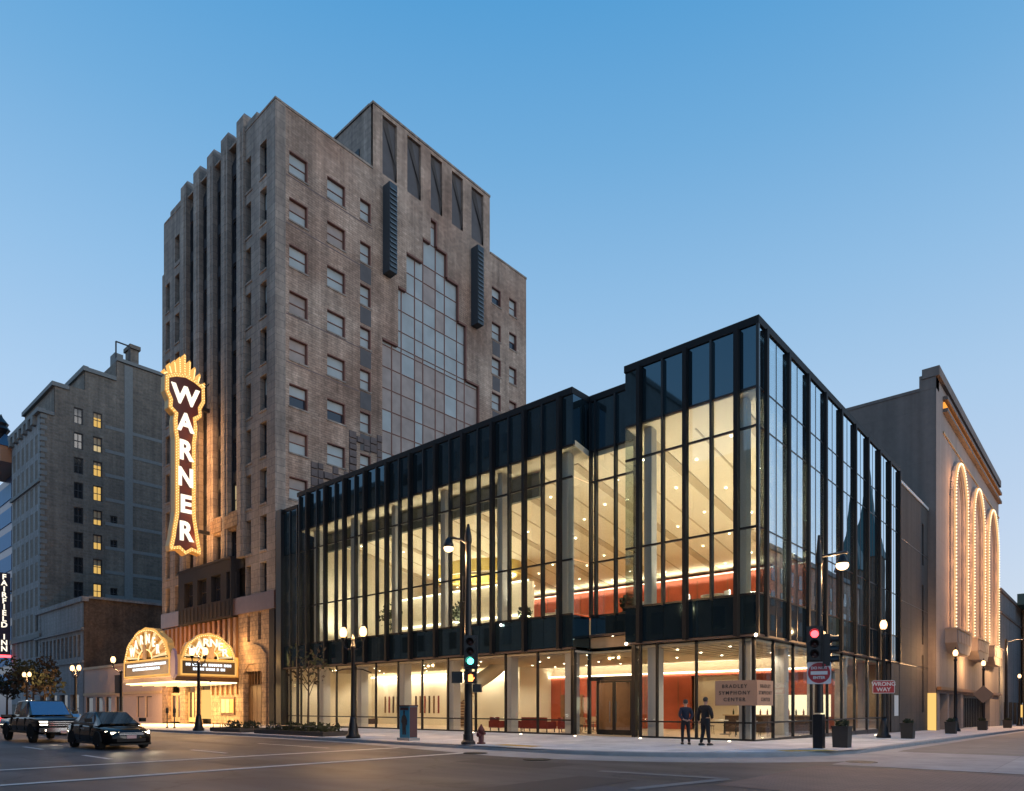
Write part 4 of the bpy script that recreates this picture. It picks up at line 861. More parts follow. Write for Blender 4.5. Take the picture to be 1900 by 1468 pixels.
for x in (-55, -52, -49, -46.6): light('AREA', 'marquee_glow', (x, -2.7, 3.5), 620, (1, .58, .20), 2.4, 4.6)
light('POINT', 'marquee_glow', (-58.6, -2.4, 3.5), 1100, (1, .55, .24), .2); light('POINT', 'crest_glow', (MX+1.2, -.8, 7.0), 160, (1, .55, .2), .2); light('POINT', 'crest_glow', (-43, -1.2, 5.5), 260, (1, .55, .2), .2); light('POINT', 'crest_glow', (-50, -2, 7.6), 330, (1, .5, .18), .2); light('POINT', 'crest_glow', (-55, -2, 7.6), 330, (1, .5, .18), .2)  # first point, past the canopy end, is added to brighten the shop front
# ============================================================ west of the tower
SH = thing('shop_building', 'one storey shop with pale panels and dark windows left of the marquee', 'building', (-74, 0, -.2))
sw_h = [(-85.2, -82.6, -.3, 2.8), (-81.6, -79.2, .3, 2.8), (-78.4, -76.3, .3, 2.8), (-75.0, -72.6, -.3, 2.8), (-68.6, -66.6, .5, 2.75), (-66.2, -64.4, .5, 2.75)]
s1 = MB(); wall_holes(s1, 'S', .05, -85.9, -61.65, -.5, 6.4, sw_h, .3); part('front_wall', s1, 'pink', SH)
part('core', MB().box(-85.9, .36, -.5, -61.65, 12, 6.2), 'brownbrick', SH)
part('sign_band', MB().box(-85.8, -.08, 3.0, -61.8, .04, 3.3).box(-85.8, -.1, 6.2, -61.8, .06, 6.5), 'tan', SH)
for k in range(8): part('panel_joint', MB().box(-85.8, .03, 3.5+.34*k, -70, .048, 3.54+.34*k), 'pink', SH)
for i, h in enumerate(sw_h):
    wn = part('window', MB().box(h[0], .2, h[2], h[0]+.1, .3, h[3]).box(h[1]-.1, .2, h[2], h[1], .3, h[3]).box(h[0]+.1, .2, h[3]-.1, h[1]-.1, .3, h[3]), 'darkframe', SH); part('pane', MB().box(h[0]+.1, .25, h[2], h[1]-.1, .28, h[3]-.1), 'pink' if i > 3 else 'glassdark', wn)
TS = thing('two_storey_building', 'two storey building with grey front and dark brown brick side wall', 'building', (-96, 0, -.3))
t1 = MB(); th = [(-105.4+1.72*k, -104.3+1.72*k, 8.0, 10.8) for k in range(11)]+[(-105+4.6*k, -101.5+4.6*k, -.4, 3.2) for k in range(4)]
wall_holes(t1, 'S', 0, -106.6, -85.9, -.5, 15.3, th, .35); part('front_wall', t1, 'grayfront', TS)
part('side_wall', MB().box(-86.3, .02, -.5, -85.85, 15, 15.3), 'brownbrick', TS)
part('core', MB().box(-106.5, .4, -.5, -86.35, 15, 15.1), 'darkclad', TS)
part('cornice', MB().box(-106.7, -.3, 11.3, -85.7, 0, 11.6).box(-106.7, -.2, 7.2, -85.7, 0, 7.5).box(-106.7, -.25, 14.9, -85.6, .5, 15.5).box(-86.3, .5, 15.3, -85.6, 15, 15.6), 'grayfront', TS)
for h in th:
    wn = part('window', MB().box(h[0], .2, h[2], h[0]+.12, .32, h[3]).box(h[1]-.12, .2, h[2], h[1], .32, h[3]).box(h[0]+.12, .2, (h[2]+h[3])/2-.06, h[1]-.12, .32, (h[2]+h[3])/2+.06), 'grayfront', TS); part('pane', MB().box(h[0], .33, h[2], h[1], .36, h[3]), 'glassdark', wn)
OX = -104.4
OB = thing('old_brick_building', 'old grey brick building with stepped roof and a column of yellow lit windows', 'building', (-112, 0, -.4))
prof = [(0, -.6), (30, -.6), (30, 55.0), (13.4, 55.1), (9.9, 55.1), (9.9, 52.0), (5.6, 51.9), (5.6, 49.0), (3.6, 48.6), (1.7, 48.3), (1.7, 44.0), (0, 43.9)]
part('side_wall', MB().prism(prof, 'x', -120.4, OX-.3), 'oldbrick', OB)
ow = MB(); oh = []
for k in range(9):
    z = 46.2-3.7*k; oh += [(4.1, 5.35, z-2.5, z-.1)]+[(6.65, 7.9, z-2.3, z)]+([(9.0, 10.0, z-2.0, z-.4)] if k in (4, 5, 7) else [])
wall_holes(ow, 'E', OX, 1.7, 30, 12, 48.3, oh, .28); wall_holes(ow, 'E', OX, 0, 1.7, 12, 43.9, [], .2); wall_holes(ow, 'E', OX, 3.6, 30, 48.3, 49, [], .2); wall_holes(ow, 'E', OX, 5.6, 30, 49, 51.9, [], .2); wall_holes(ow, 'E', OX, 9.9, 30, 51.9, 55, [], .2)
part('side_wall', ow, 'oldbrick', OB)
for h in oh:
    lit = 6.5 < h[0] < 7
    f = MB().box(OX-.27, h[0], h[2], OX-.15, h[0]+.14, h[3]).box(OX-.27, h[1]-.14, h[2], OX-.15, h[1], h[3]).box(OX-.27, h[0]+.14, h[2], OX-.15, h[1]-.14, h[2]+.14).box(OX-.27, h[0]+.14, h[3]-.14, OX-.15, h[1]-.14, h[3])
    f.box(OX-.26, h[0]+.14, (h[2]+h[3])/2-.05, OX-.18, h[1]-.14, (h[2]+h[3])/2+.05).box(OX-.25, (h[0]+h[1])/2-.04, h[2]+.14, OX-.19, (h[0]+h[1])/2+.04, h[3]-.14)
    wn = part('window', f, 'darkframe', OB); part('pane', MB().box(OX-.3, h[0]+.1, h[2]+.1, OX-.27, h[1]-.1, h[3]-.1), rnd.choice(('winlit', 'winlit', 'winlit2')) if lit else 'glassdark', wn)
    if lit and rnd.random() < .75: part('blind', MB().box(OX-.268, h[0]+.12, h[3]-rnd.uniform(.5, 1.5), OX-.262, h[1]-.12, h[3]-.12), 'tan', wn)
part('cornice', MB().box(-120.8, -.5, 43.9, OX+.3, .5, 44.5).box(OX-.6, .5, 43.9, OX+.2, 1.6, 44.4).box(-120.6, 1.3, 48.3, OX+.2, 2, 48.9).box(OX-.6, 2, 48.3, OX+.2, 3.5, 48.9).box(-120, 5.3, 51.9, OX+.25, 6, 52.6).box(OX-.6, 6, 51.9, OX+.25, 9.8, 52.5).box(OX-.6, 9.9, 55.1, OX+.2, 30, 55.6), 'quoin', OB)
part('wall_band', MB().box(OX, 11, 12, OX+.06, 12.2, 54.8), 'quoin', OB)
for k in range(9): part('wall_band', MB().box(OX, 8.3, 44.2-3.7*k, OX+.05, 30, 44.7-3.7*k), 'quoin', OB)
part('chimney', MB().box(-107.5, 10, 55.1, -105.5, 11.2, 56.8), 'quoin', OB); part('chimney', MB().box(-107.5, 12.2, 55.6, -105.3, 13.4, 58.2).box(-107.8, 12.0, 58.2, -105.0, 13.6, 58.8), 'oldbrick', OB)
part('roof_frame', MB().path([(-105, 10, 55.5), (-105, 10, 58.3), (-105, 11.9, 58.3), (-105, 11.9, 55.5)], .12), 'darkframe', OB)
qn = MB().box(-.9, -.06, 0, .05, .75, .55).mesh('quoin', 'quoin'); qn2 = MB().box(-.5, -.06, 0, .05, .45, .55).mesh('quoin', 'quoin')
for k in range(44): piece('quoin', qn if k % 2 else qn2, OB, (OX, 0, 8+.82*k))
fo_ = MB(); fh = []
for k in range(10):
    for j in range(6): fh.append((-119.6+2.45*j, -118.2+2.45*j, 38.5-3.7*k, 41.2-3.7*k))
wall_holes(fo_, 'S', -.02, -120.4, -104.9, 2, 43.9, fh, .3); part('front_wall', fo_, 'grayfront', OB)
wf = MB().box(0, 0, 0, 1.4, .05, 2.7).mesh('window', 'glassdark'); wr = MB().box(.0, -.08, 1.3, 1.4, -.02, 1.42).box(.65, -.08, 0, .75, -.02, 2.7).mesh('glazing_bar', 'grayfront')
for h in fh: o = piece('window', wf, OB, (h[0], .2, h[2])); link('glazing_bar', wr, o)
for z0, z1 in ((34.0, 34.5), (11.5, 12.2)): part('string_course', MB().box(-120.5, -.3, z0, OX+.1, -.02, z1), 'quoin', OB)
for k in range(6): part('dentil', MB().box(-119.9+2.5*k, -.6, 42.6, -118.9+2.5*k, -.02, 43.9), 'quoin', OB)
# blue glass tower and the hotel sign
BT = thing('blue_glass_tower', 'blue glass tower with pale window bands at the picture edge', 'building', (-130, 4, 0))
part('core', MB().box(-142, 1.5, -.6, -121.2, 25, 40.5), 'navy', BT)
for k in range(9): part('window_band', MB().box(-142, 1.4, 4.6+4.0*k, -121.1, 25, 7.2+4.0*k), 'blueglass', BT)
for k in range(9):
    for j in range(4): part('glazing_bar', MB().box(-121.14, 2+1.2*j, 4.6+4*k, -121.02, 2.1+1.2*j, 7.2+4*k).box(-127+1.6*j, 1.3, 4.6+4*k, -126.9+1.6*j, 1.42, 7.2+4*k), 'navy', BT)
part('roof_turret', MB().box(-133, -1.5, 40.5, -120.6, 3, 43.0), 'copper', BT)
part('turret_roof', MB().add([(-134,-2,43),(-120.4,-2,43),(-120.4,4,43),(-134,4,43),(-130,0,46.3),(-125,0,46.3)], [(0,1,5,4),(1,2,5),(2,3,4,5),(3,0,4),(3,2,1,0)]), 'navysign', BT)
part('finial', MB().lathe((-127.4, 0, 46.0), [(.5, 0), (.8, .8), (1.3, 1.6), (.9, 2.2), (1.1, 2.6), (.3, 3.6), (.05, 4.2)], 10), 'black', BT)
HS = thing('hotel_sign', 'tall navy vertical sign with white letters FAIRFIELD INN', 'sign', (-121, -1, 10))
part('sign_panel', MB().box(-121.3, -1.75, 9.9, -120.9, -.1, 22.9), 'navysign', HS); part('red_trim', MB().box(-121.35, -1.8, 9.5, -120.85, -.05, 9.85), 'redl', HS)
for i, ch in enumerate('FAIRFIELD INN'):
    if ch != ' ': text_part('letter', ch, 1.15, (-120.87, -.92, 22.2-.95*i), 'E', 'letter', HS, .02, .03)
for z in (12, 20): part('bracket', MB().box(-121.2, -.1, z, -121.0, 1.6, z+.2), 'black', HS)

# ============================================================ hall with the arches
HX = .555; HY = 33.9
HL = thing('arched_hall', 'tall windowless hall with three bulb lit arches beyond the glass building', 'building', (-10, 50, -.4))
hw_ = MB(); AR = [(42.9, 3.1, 22.9), (53.0, 3.4, 23.1), (63.2, 3.9, 23.2)]
doors = [(41.6, 44.6, -1.2, 2.75), (46.0, 62.9, -1.2, 2.75)]
wall_holes(hw_, 'E', HX, HY, 70.6, 3.05, 27.6, [], .3); wall_holes(hw_, 'E', HX+.06, HY+.02, 70.6, -1.3, 3.05, [(35.0, 38.3, -1.2, 2.7), (39.0, 41.2, -1.2, 2.7)]+doors, .8)
part('east_wall', hw_, 'hallwall', HL)
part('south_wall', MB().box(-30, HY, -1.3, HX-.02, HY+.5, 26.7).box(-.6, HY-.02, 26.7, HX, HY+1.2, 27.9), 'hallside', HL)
part('core', MB().box(-30, HY+.5, -1.3, HX-.85, 70.5, 26.3), 'darkclad', HL)
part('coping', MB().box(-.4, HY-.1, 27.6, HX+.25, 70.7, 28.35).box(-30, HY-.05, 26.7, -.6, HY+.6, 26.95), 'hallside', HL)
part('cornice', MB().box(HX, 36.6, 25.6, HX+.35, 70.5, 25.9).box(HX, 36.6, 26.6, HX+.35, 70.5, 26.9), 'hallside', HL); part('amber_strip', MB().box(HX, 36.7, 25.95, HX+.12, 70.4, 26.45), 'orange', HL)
part('lower_moulding', MB().box(HX, 36.6, 23.9, HX+.1, 70.5, 24.05), 'tan', HL); part('base_band', MB().box(HX+.06, HY, 2.95, HX+.35, 70.5, 3.2), 'brownwood', HL)
rib = MB()
for cyy, hw2, top in AR:
    pts = [(cyy-hw2, 8.1), (cyy-hw2, top-hw2*1.15)]+[(cyy-hw2*math.cos(math.pi*i/18), top-hw2*1.15+hw2*1.15*math.sin(math.pi*i/18)) for i in range(1, 18)]+[(cyy+hw2, top-hw2*1.15), (cyy+hw2, 8.1)]
    fr_ = MB()
    for (a, b) in zip(pts, pts[1:]): fr_.tube((HX+.02, *a), (HX+.02, *b), .32, n=6)
    ah = part('arch_moulding', fr_, 'hallwall', HL)
    bb = MB()
    for y, z in along(pts, .30): bb.octa((HX+.44, y, z), .095)
    part('bulb', bb, 'archbulb', ah, stuff=True)
    nt_ = MB()
    for (a, b) in zip(pts, pts[1:]): nt_.tube((HX+.30, *a), (HX+.30, *b), .15, n=6)
    part('glow_tube', nt_, 'archneon', ah)
    inner = [(cyy+(y-cyy)*.78, z if z < 9 else z-.7) for y, z in pts]
    fr2 = MB()
    for (a, b) in zip(inner, inner[1:]): fr2.tube((HX+.02, *a), (HX+.02, *b), .10, n=6)
    part('inner_moulding', fr2, 'hallwall', ah)
for cyy, hw2, top in AR:
    for s in (-1, 1):
        for z in (9.2, 11.6, 14, 16.4, 18.8, 21): light('POINT', 'arch_glow', (HX+1.2, cyy+s*hw2, z), 130, (1, .47, .19), .12)
for i, cyy in enumerate((41.2, 52.0, 62.7)):
    sc_ = part('balcony', MB().prism([(cyy-3.6, 6.9), (cyy-2.4, 6.1), (cyy+2.4, 6.1), (cyy+3.6, 6.9), (cyy+3.6, 8.0), (cyy-3.6, 8.0)], 'x', HX, HX+.85), 'hallwall', HL)
    for k in range(5): part('balcony_panel', MB().box(HX+.85, cyy-3.2+1.32*k, 6.95, HX+.9, cyy-2.1+1.32*k, 7.9), 'hallwall', sc_)
    part('balcony_shelf', MB().box(HX, cyy-3.7, 8.0, HX+.95, cyy+3.7, 8.12), 'hallwall', sc_)
for a, b, *_ in doors+[(35.0, 38.3), (39.0, 41.2)]:
    k = a
    while k < b-.3:
        e = min(k+1.05, b); dd = part('door', MB().box(HX-.68, k, -1.2, HX-.6, k+.1, 2.7).box(HX-.68, e-.1, -1.2, HX-.6, e, 2.7).box(HX-.68, k+.1, 2.5, HX-.6, e-.1, 2.7), 'darkframe', HL); part('glass_pane', MB().box(HX-.69, k+.1, -1.2, HX-.66, e-.1, 2.5), 'glassdark', dd); k += 1.05
part('display_case', MB().box(-.02, HY-.14, -.25, HX+.02, HY-.03, 2.7), 'amberbox', HL)
# dark clad link between hall and lobby
LK = thing('dark_link_building', 'dark metal clad wall between the glass lobby and the hall', 'building', (-6, 29, -.3))
lk = MB(); wall_holes(lk, 'E', 0, 24.65, HY-.02, -.6, 17.1, [(31.7, 32.35, 12.5, 15.7), (31.7, 32.35, 6.4, 11.0), (31.7, 32.35, 1.2, 5.6)], .35)
wall_holes(lk, 'E', -.02, 22.45, 24.65, -.6, 4.6, [], .2)
part('east_wall', lk, 'darkclad', LK); part('core', MB().box(-14, 24.7, -.6, -.36, HY-.05, 16.9).box(-8, 22.5, -.6, -.1, 24.6, 4.55), 'darkclad', LK)
part('coping', MB().box(-.5, 24.6, 17.1, .07, HY-.03, 17.3), 'colm', LK)
for z0, z1 in ((12.5, 15.7), (6.4, 11.0), (1.2, 5.6)): part('slit_window', MB().box(-.34, 31.7, z0, -.28, 32.35, z1), 'glassdark', LK)
for z in (4.6, 9.0, 13.3): part('panel_joint', MB().box(0, 24.7, z, .012, HY-.05, z+.05), 'black', LK)
part('notice', MB().box(-.015, 23.2, 1.0, .02, 24.2, 2.4), 'white', LK)
# beyond
FB = thing('grey_far_building', 'plain grey building beyond the arched hall', 'building', (-10, 86, -.8))
part('east_wall', MB().box(-24, 72.6, -1.6, .5, 112, 15.6), 'farwall', FB); part('coping', MB().box(-24, 72.5, 15.6, .65, 112, 16.0).box(.5, 73, 13.0, .62, 112, 13.3), 'hallside', FB)
for k in range(6): part('shopfront', MB().box(.5, 76+5*k, -1.4, .56, 79.5+5*k, 2.2), 'glassdark', FB)
part('lit_case', MB().box(.5, 95, .1, .6, 97, 1.9), 'amberbox', FB)
DB = thing('dark_banner_tower', 'dark narrow tower with teal cap at the right edge of the street', 'building', (1.2, 98, -1))
part('shaft', MB().box(.75, 95, -1.3, 2.4, 99, 16.2), 'black', DB); part('cap', MB().box(.7, 88.5, 16.2, 2.9, 99.5, 17.2).box(.7, 88.5, 15.7, 2.7, 95, 16.2), 'teal', DB)

# ============================================================ across the streets (seen mirrored in the glass)
def block(name, label, x0, y0, x1, y1, h, mat, facing, rows_, step, lit=.15, top=None):
    t = thing(name, label, 'building', ((x0+x1)/2, (y0+y1)/2, 0)); part('wall', MB().box(x0, y0, -.8, x1, y1, h), mat, t)
    part('cornice', MB().box(x0-.3, y0-.3, h-.1, x1+.3, y1+.3, h+.6), 'quoin', t)
    a, b = (x0, x1) if facing == 'N' else (y0, y1); n = int((b-a-1)/step)
    ms = {}
    for mt in ('glassdark', 'winlit2'):
        ms[mt] = (MB().box(0, 0, 0, 1.3, .08, 2.1) if facing == 'N' else MB().box(-.08, 0, 0, 0, 1.3, 2.1)).mesh('window', mt)
    for j in range(rows_):
        for i in range(n):
            z = 5.2+j*(h-6)/max(1, rows_); u = a+1+i*step
            piece('window', ms['winlit2' if rnd.random() < lit else 'glassdark'], t, (u, y1, z) if facing == 'N' else (x0, u, z))
    return t
block('brick_block', 'brown brick block across the avenue, mirrored in the black glass', -34, -60, -2, -31.5, 24, 'brownbrick', 'N', 5, 3.2, 0)
block('stone_block', 'grey stone block across the avenue, mirrored in the black glass', -66, -62, -35, -31.5, 44, 'grayfront', 'N', 10, 3.1, 0)
block('corner_block', 'pale block across the avenue, mirrored in the left end of the black glass', -104, -62, -67, -31.5, 33, 'eaststone', 'N', 7, 3.4, 0)
block('side_street_block', 'brown block across the side street, mirrored in the side glass', 24, 30, 50, 62, 17, 'brownbrick', 'W', 4, 3.2, 0)
block('far_street_block', 'tan block across the side street, mirrored in the side glass', 24, 63, 50, 106, 23, 'eaststone', 'W', 5, 3.6, 0)
CH = thing('church', 'church with dark pointed steeple, mirrored in the side glass', 'church', (32, 84, 0))
for x0, y0, wd, h0, h1 in ((26, 128, 5.5, 33, 56), (26, 114, 4.2, 28, 45)):
    part('tower_wall', MB().box(x0, y0, -1, x0+wd, y0+wd, h0), 'brownbrick', CH)
    c = (x0+wd/2, y0+wd/2); q = wd*.2; base = [(x0-.3, y0-.3), (x0+wd+.3, y0-.3), (x0+wd+.3, y0+wd+.3), (x0-.3, y0+wd+.3)]; mid = [(c[0]-q, c[1]-q), (c[0]+q, c[1]-q), (c[0]+q, c[1]+q), (c[0]-q, c[1]+q)]
    part('steeple', MB().add([(x, y, h0) for x, y in base]+[(x, y, h0+(h1-h0)*.42) for x, y in mid]+[(*c, h1)], [(i, (i+1) % 4, 4+(i+1) % 4, 4+i) for i in range(4)]+[(4+i, 4+(i+1) % 4, 8) for i in range(4)]+[(3, 2, 1, 0)]), 'teal', CH)
part('nave', MB().box(30, 112, -1, 50, 140, 24), 'brownbrick', CH)

# ============================================================ street lamps
def point(name, loc, power, c=(1, .70, .38), r=.15):
    l = bpy.data.lights.new(name, 'POINT'); l.energy = power; l.color = c; l.shadow_soft_size = r
    o = bpy.data.objects.new(name, l); col.objects.link(o); o.location = loc; return o
def lamp_pole(t, h):
    loc_part('base', MB().lathe((0, 0, 0), [(.34, 0), (.34, .12), (.26, .2), (.22, .5), (.17, .75), (.15, 1.0)], 16), 'pole', t, True)
    loc_part('shaft', MB().lathe((0, 0, 1.0), [(.12, 0), (.115, .1), (.085, h-1.2), (.12, h-1.15), (.10, h-1.0)], 14), 'pole', t, True)
def globe(t, c, r=.2):
    g = loc_part('globe', MB().lathe(c, [(.08, -.2), (.15, -.12), (.175, .02), (.15, .16), (.08, .26)], 14), 'lampglobe', t, True)
    loc_part('cap', MB().lathe(c, [(.11, .26), (.06, .33), (.03, .36), (.02, .48), (.001, .5)], 12), 'pole', g); lp_ = light('POINT', 'globe_light', c, 800, (1, .55, .23), .06); lp_.parent = t; loc_part('fitter', MB().lathe(c, [(.05, -.42), (.06, -.34), (.12, -.24), (.10, -.2)], 12), 'pole', g)
def double_lamp(x, y, rz, label, banner=True, flag=False):
    t = thing('double_street_lamp', label, 'street lamp', (x, y, .14+gz(x, y)), 'twin globe street lamps along the avenue', rz); lamp_pole(t, 4.4)
    for s in (-1, 1):
        loc_part('arm', MB().path([(s*.05, 0, 4.2), (s*.3, 0, 4.15), (s*.5, 0, 4.3), (s*.55, 0, 4.55)], .035), 'pole', t); globe(t, (s*.55, 0, 4.95))
    loc_part('finial', MB().lathe((0, 0, 4.35), [(.1, 0), (.05, .2), (.08, .3), (.02, .5)], 10), 'pole', t)
    if banner: loc_part('banner_arm', MB().path([(-1.0, 0, 3.15), (-.5, 0, 3.25), (0, 0, 3.25), (.5, 0, 3.22), (1.0, 0, 3.05)], .025), 'pole', t)
    if flag: loc_part('banner', MB().box(-.95, -.01, 1.9, -.25, .01, 3.05), 'backsign', t)
double_lamp(-15.5, -9.35, R(20), 'twin globe street lamp in front of the glass wall, left of the painted cabinet')
double_lamp(-31.9, -9.35, R(20), 'twin globe street lamp in front of the right marquee crest')
double_lamp(-55.9, -9.35, R(10), 'twin globe street lamp behind the black car, in front of the brick side wall', False)
double_lamp(-71.2, -9.35, R(10), 'twin globe street lamp behind the pickup, farthest left', False)
def single_lamp(x, y, h, label, rz=0, arm=0):
    z = .14+gz(x, y); t = thing('street_lamp', label, 'street lamp', (x, y, z), 'single globe street lamps', rz); lamp_pole(t, h-.75 if not arm else h-1.2)
    if arm:
        loc_part('arm', MB().path([(0, 0, h-1.3), (-.3, 0, h-1.25), (-.9, 0, h-.95), (-.95, 0, h-.7)], .035), 'pole', t); globe(t, (-.95, 0, h-.35))
        loc_part('banner', MB().box(-.75, -.012, 2.6, -.15, .012, 4.0), 'backsign', t)
    else: globe(t, (0, 0, h-.35))
    return t
single_lamp(-45.2, -9.35, 5.5, 'street lamp with one side globe and a small banner left of the marquee', R(15), 1)
L1 = single_lamp(2.33, 10.4, 6.1, 'globe street lamp carrying the red WRONG WAY sign')
single_lamp(2.2, 31.6, 6.15, 'globe street lamp in front of the left arch balcony'); single_lamp(2.2, 45.5, 6.2, 'globe street lamp in front of the middle arch balcony'); single_lamp(2.3, 73.5, 6.3, 'globe street lamp farthest along the side street')
def sign_plate(t, w_, h, z, mat, back='backsign', y=-.12, r=.04):
    pl = MB().prism([(-w_/2+r, z-h/2), (w_/2-r, z-h/2), (w_/2, z-h/2+r), (w_/2, z+h/2-r), (w_/2-r, z+h/2), (-w_/2+r, z+h/2), (-w_/2, z+h/2-r), (-w_/2, z-h/2+r)], 'y', y-.012, y); return loc_part('plate', pl, mat, t)
g10 = .14+gz(2.33, 10.4)
WW = thing('wrong_way_sign', 'red WRONG WAY sign on the globe lamp post', 'sign', (2.33, 10.4, g10), None, R(14))
sign_plate(WW, 1.0, .66, 2.6, 'signwhite'); loc_part('red_field', MB().box(-.47, -.142, 2.3, .47, -.132, 2.9), 'signred', WW)
text_part('lettering', 'WRONG', .27, (0, -.148, 2.74), 'S', 'signwhite', WW, .003, .008, 1, 1, True); text_part('lettering', 'WAY', .27, (0, -.148, 2.46), 'S', 'signwhite', WW, .003, .008, 1, 1, True)
DS = thing('diamond_sign', 'diamond shaped sign seen from the back on the middle lamp post', 'sign', (2.2, 45.5, .14+gz(2.2, 45.5)))
loc_part('plate', MB().prism([(0, 2.3), (.8, 3.1), (0, 3.9), (-.8, 3.1)], 'y', -.15, -.13), 'backsign', DS); loc_part('clamp', MB().box(-.1, -.13, 2.95, .1, -.08, 3.25), 'pole', DS)
# ============================================================ signal poles
def signal_head(name, label, loc, lit, rz, box=True):
    t = thing(name, label, 'traffic light', loc, None, rz)
    loc_part('housing', MB().box(-.19, -.1, -.56, .19, .12, .56), 'black', t); loc_part('backplate', MB().box(-.27, .1, -.66, .27, .13, .66), 'black', t)
    for k, (m, c) in enumerate((('redl', .36), ('lens', 0), ('green', -.36))):
        on = (lit == 'red' and k == 0) or (lit == 'green' and k == 2)
        loc_part('lens', MB().lathe((0, 0, 0), [(.13, 0), (.10, .05), (.001, .07)], 14), m if on else 'lens', t, True).matrix_local = __import__('mathutils').Matrix.Translation((0, -.1, c)) @ __import__('mathutils').Matrix.Rotation(R(90), 4, 'X')
        vz = MB(); n = 12; pts = [(.16*math.cos(R(-20+220*i/n)), c+.16*math.sin(R(-20+220*i/n))) for i in range(n+1)]
        vz.add([(x, -.1, z) for x, z in pts]+[(x, -.36, z) for x, z in pts], [(i, i+1, i+n+2, i+n+1) for i in range(n)]); loc_part('visor', vz, 'black', t)
    return t
P1 = (-7.63, -9.55, .14)
SP1 = thing('signal_pole', 'tall dark signal and lamp pole in front of the lobby glass', 'signal pole', P1)
loc_part('base', MB().lathe((0, 0, 0), [(.28, 0), (.28, .1), (.2, .18), (.2, .4)], 14), 'pole', SP1); loc_part('shaft', MB().lathe((0, 0, .4), [(.17, 0), (.11, 7.4), (.14, 7.5), (.13, 7.75), (.04, 8.2)], 14), 'pole', SP1)
loc_part('lamp_arm', MB().path([(0, 0, 7.8), (-.25, -.1, 8.0), (-.55, -.25, 8.1), (-.72, -.32, 8.1)], .045), 'pole', SP1)
lh = loc_part('lamp_head', MB().lathe((-.75, -.34, 7.75), [(.2, 0), (.2, .12), (.12, .3), (.04, .4)], 12), 'pole', SP1); loc_part('bowl', MB().ball((-.75, -.34, 7.72), .2, 12, 8, .8), 'cobra', lh, True); light('POINT', 'bowl_light', (-.75, -.34, 7.45), 900, (1, .60, .28), .2).parent = SP1
loc_part('side_bracket', MB().path([(-.25, 0, 5.6), (-.25, 0, 6.6)], .05).path([(-.28, 0, 6.0), (0, 0, 6.0)], .03), 'pole', SP1)
signal_head('traffic_light', 'traffic light showing green on the tall pole left of the entrance', (-7.30, -9.75, 3.72), 'green', R(40))
PD = thing('pedestrian_signal', 'pedestrian signal with orange hand on the tall pole left of the entrance', 'pedestrian signal', (-7.28, -9.75, 2.72), None, R(38))
loc_part('housing', MB().box(-.23, -.08, -.22, .23, .14, .22), 'black', PD); loc_part('hood', MB().box(-.25, -.25, .2, .25, -.08, .24).box(-.25, -.25, -.1, -.21, -.08, .2).box(.21, -.25, -.1, .25, -.08, .2), 'black', PD)
hd = MB().box(-.09, -.1, -.14, .08, -.085, .03)
for k in range(4): hd.box(-.09+.045*k, -.1, .03, -.055+.045*k, -.085, .15-.02*abs(k-1.5))
hd.add([(.08,-.1,-.1),(.15,-.1,-.01),(.13,-.1,.03),(.08,-.1,-.03)], [(0,1,2,3)]); loc_part('hand_symbol', hd, 'hand', PD)
loc_part('side_head', MB().box(-.75, .0, -.2, -.35, .25, .25), 'black', PD); loc_part('lower_head', MB().box(.1, -.3, -.55, .42, .1, -.25), 'black', PD)
P2 = (3.4, -3.0, .14)
SP2 = thing('signal_pole', 'dark signal pole with lamp arm at the corner by the planter', 'signal pole', P2)
loc_part('base', MB().box(-.16, -.16, 0, .16, .16, 1.2), 'pole', SP2); loc_part('shaft', MB().lathe((0, 0, 1.25), [(.15, 0), (.09, 5.2), (.12, 5.3), (.10, 5.6), (.04, 6.3)], 14), 'pole', SP2)
loc_part('lamp_arm', MB().path([(0, 0, 6.8), (.3, .25, 6.85), (.65, .8, 7.0), (.62, 1.1, 7.02)], .05), 'pole', SP2)
lh = loc_part('lamp_head', MB().lathe((.45, 1.15, 6.62), [(.2, 0), (.2, .12), (.12, .3), (.04, .4)], 12), 'pole', SP2); loc_part('bowl', MB().ball((.45, 1.15, 6.6), .22, 12, 8, .8), 'cobra', lh, True); light('POINT', 'bowl_light', (.45, 1.15, 6.3), 900, (1, .60, .28), .2).parent = SP2
signal_head('traffic_light', 'traffic light showing red above the DO NOT ENTER sign', (3.36, -3.32, 3.8), 'red', R(16))
signal_head('traffic_light', 'unlit side of a traffic light beside the red one', (3.68, -2.95, 3.6), '', R(100))
DN = thing('do_not_enter_sign', 'square white sign with red disc and bar reading DO NOT ENTER', 'sign', (3.4, -3.0, .14), None, R(18))
sign_plate(DN, .78, .78, 2.66, 'signwhite', y=-.2)
dm = MB(); n = 32; dm.prism([(.36*math.cos(2*math.pi*i/n), 2.66+.36*math.sin(2*math.pi*i/n)) for i in range(n)], 'y', -.222, -.214); loc_part('red_disc', dm, 'signred', DN)
loc_part('white_bar', MB().box(-.27, -.232, 2.60, .27, -.224, 2.72), 'signwhite', DN)
text_part('lettering', 'DO NOT', .13, (0, -.229, 2.83), 'S', 'signwhite', DN, .003, .004, 1, 1, True); text_part('lettering', 'ENTER', .13, (0, -.229, 2.49), 'S', 'signwhite', DN, .003, .004, 1, 1, True)
SP3 = thing('tall_lamp_pole', 'tall plain pole with a single arm lamp beyond the hall doors', 'street lamp', (2.35, 60.2, .14+gz(2, 60.2)))
loc_part('shaft', MB().lathe((0, 0, 0), [(.22, 0), (.2, .3), (.16, .4), (.10, 9.3)], 12), 'pole', SP3); loc_part('lamp_arm', MB().path([(0, 0, 9.0), (.9, .9, 9.3), (1.6, 1.9, 9.3)], .05), 'pole', SP3)
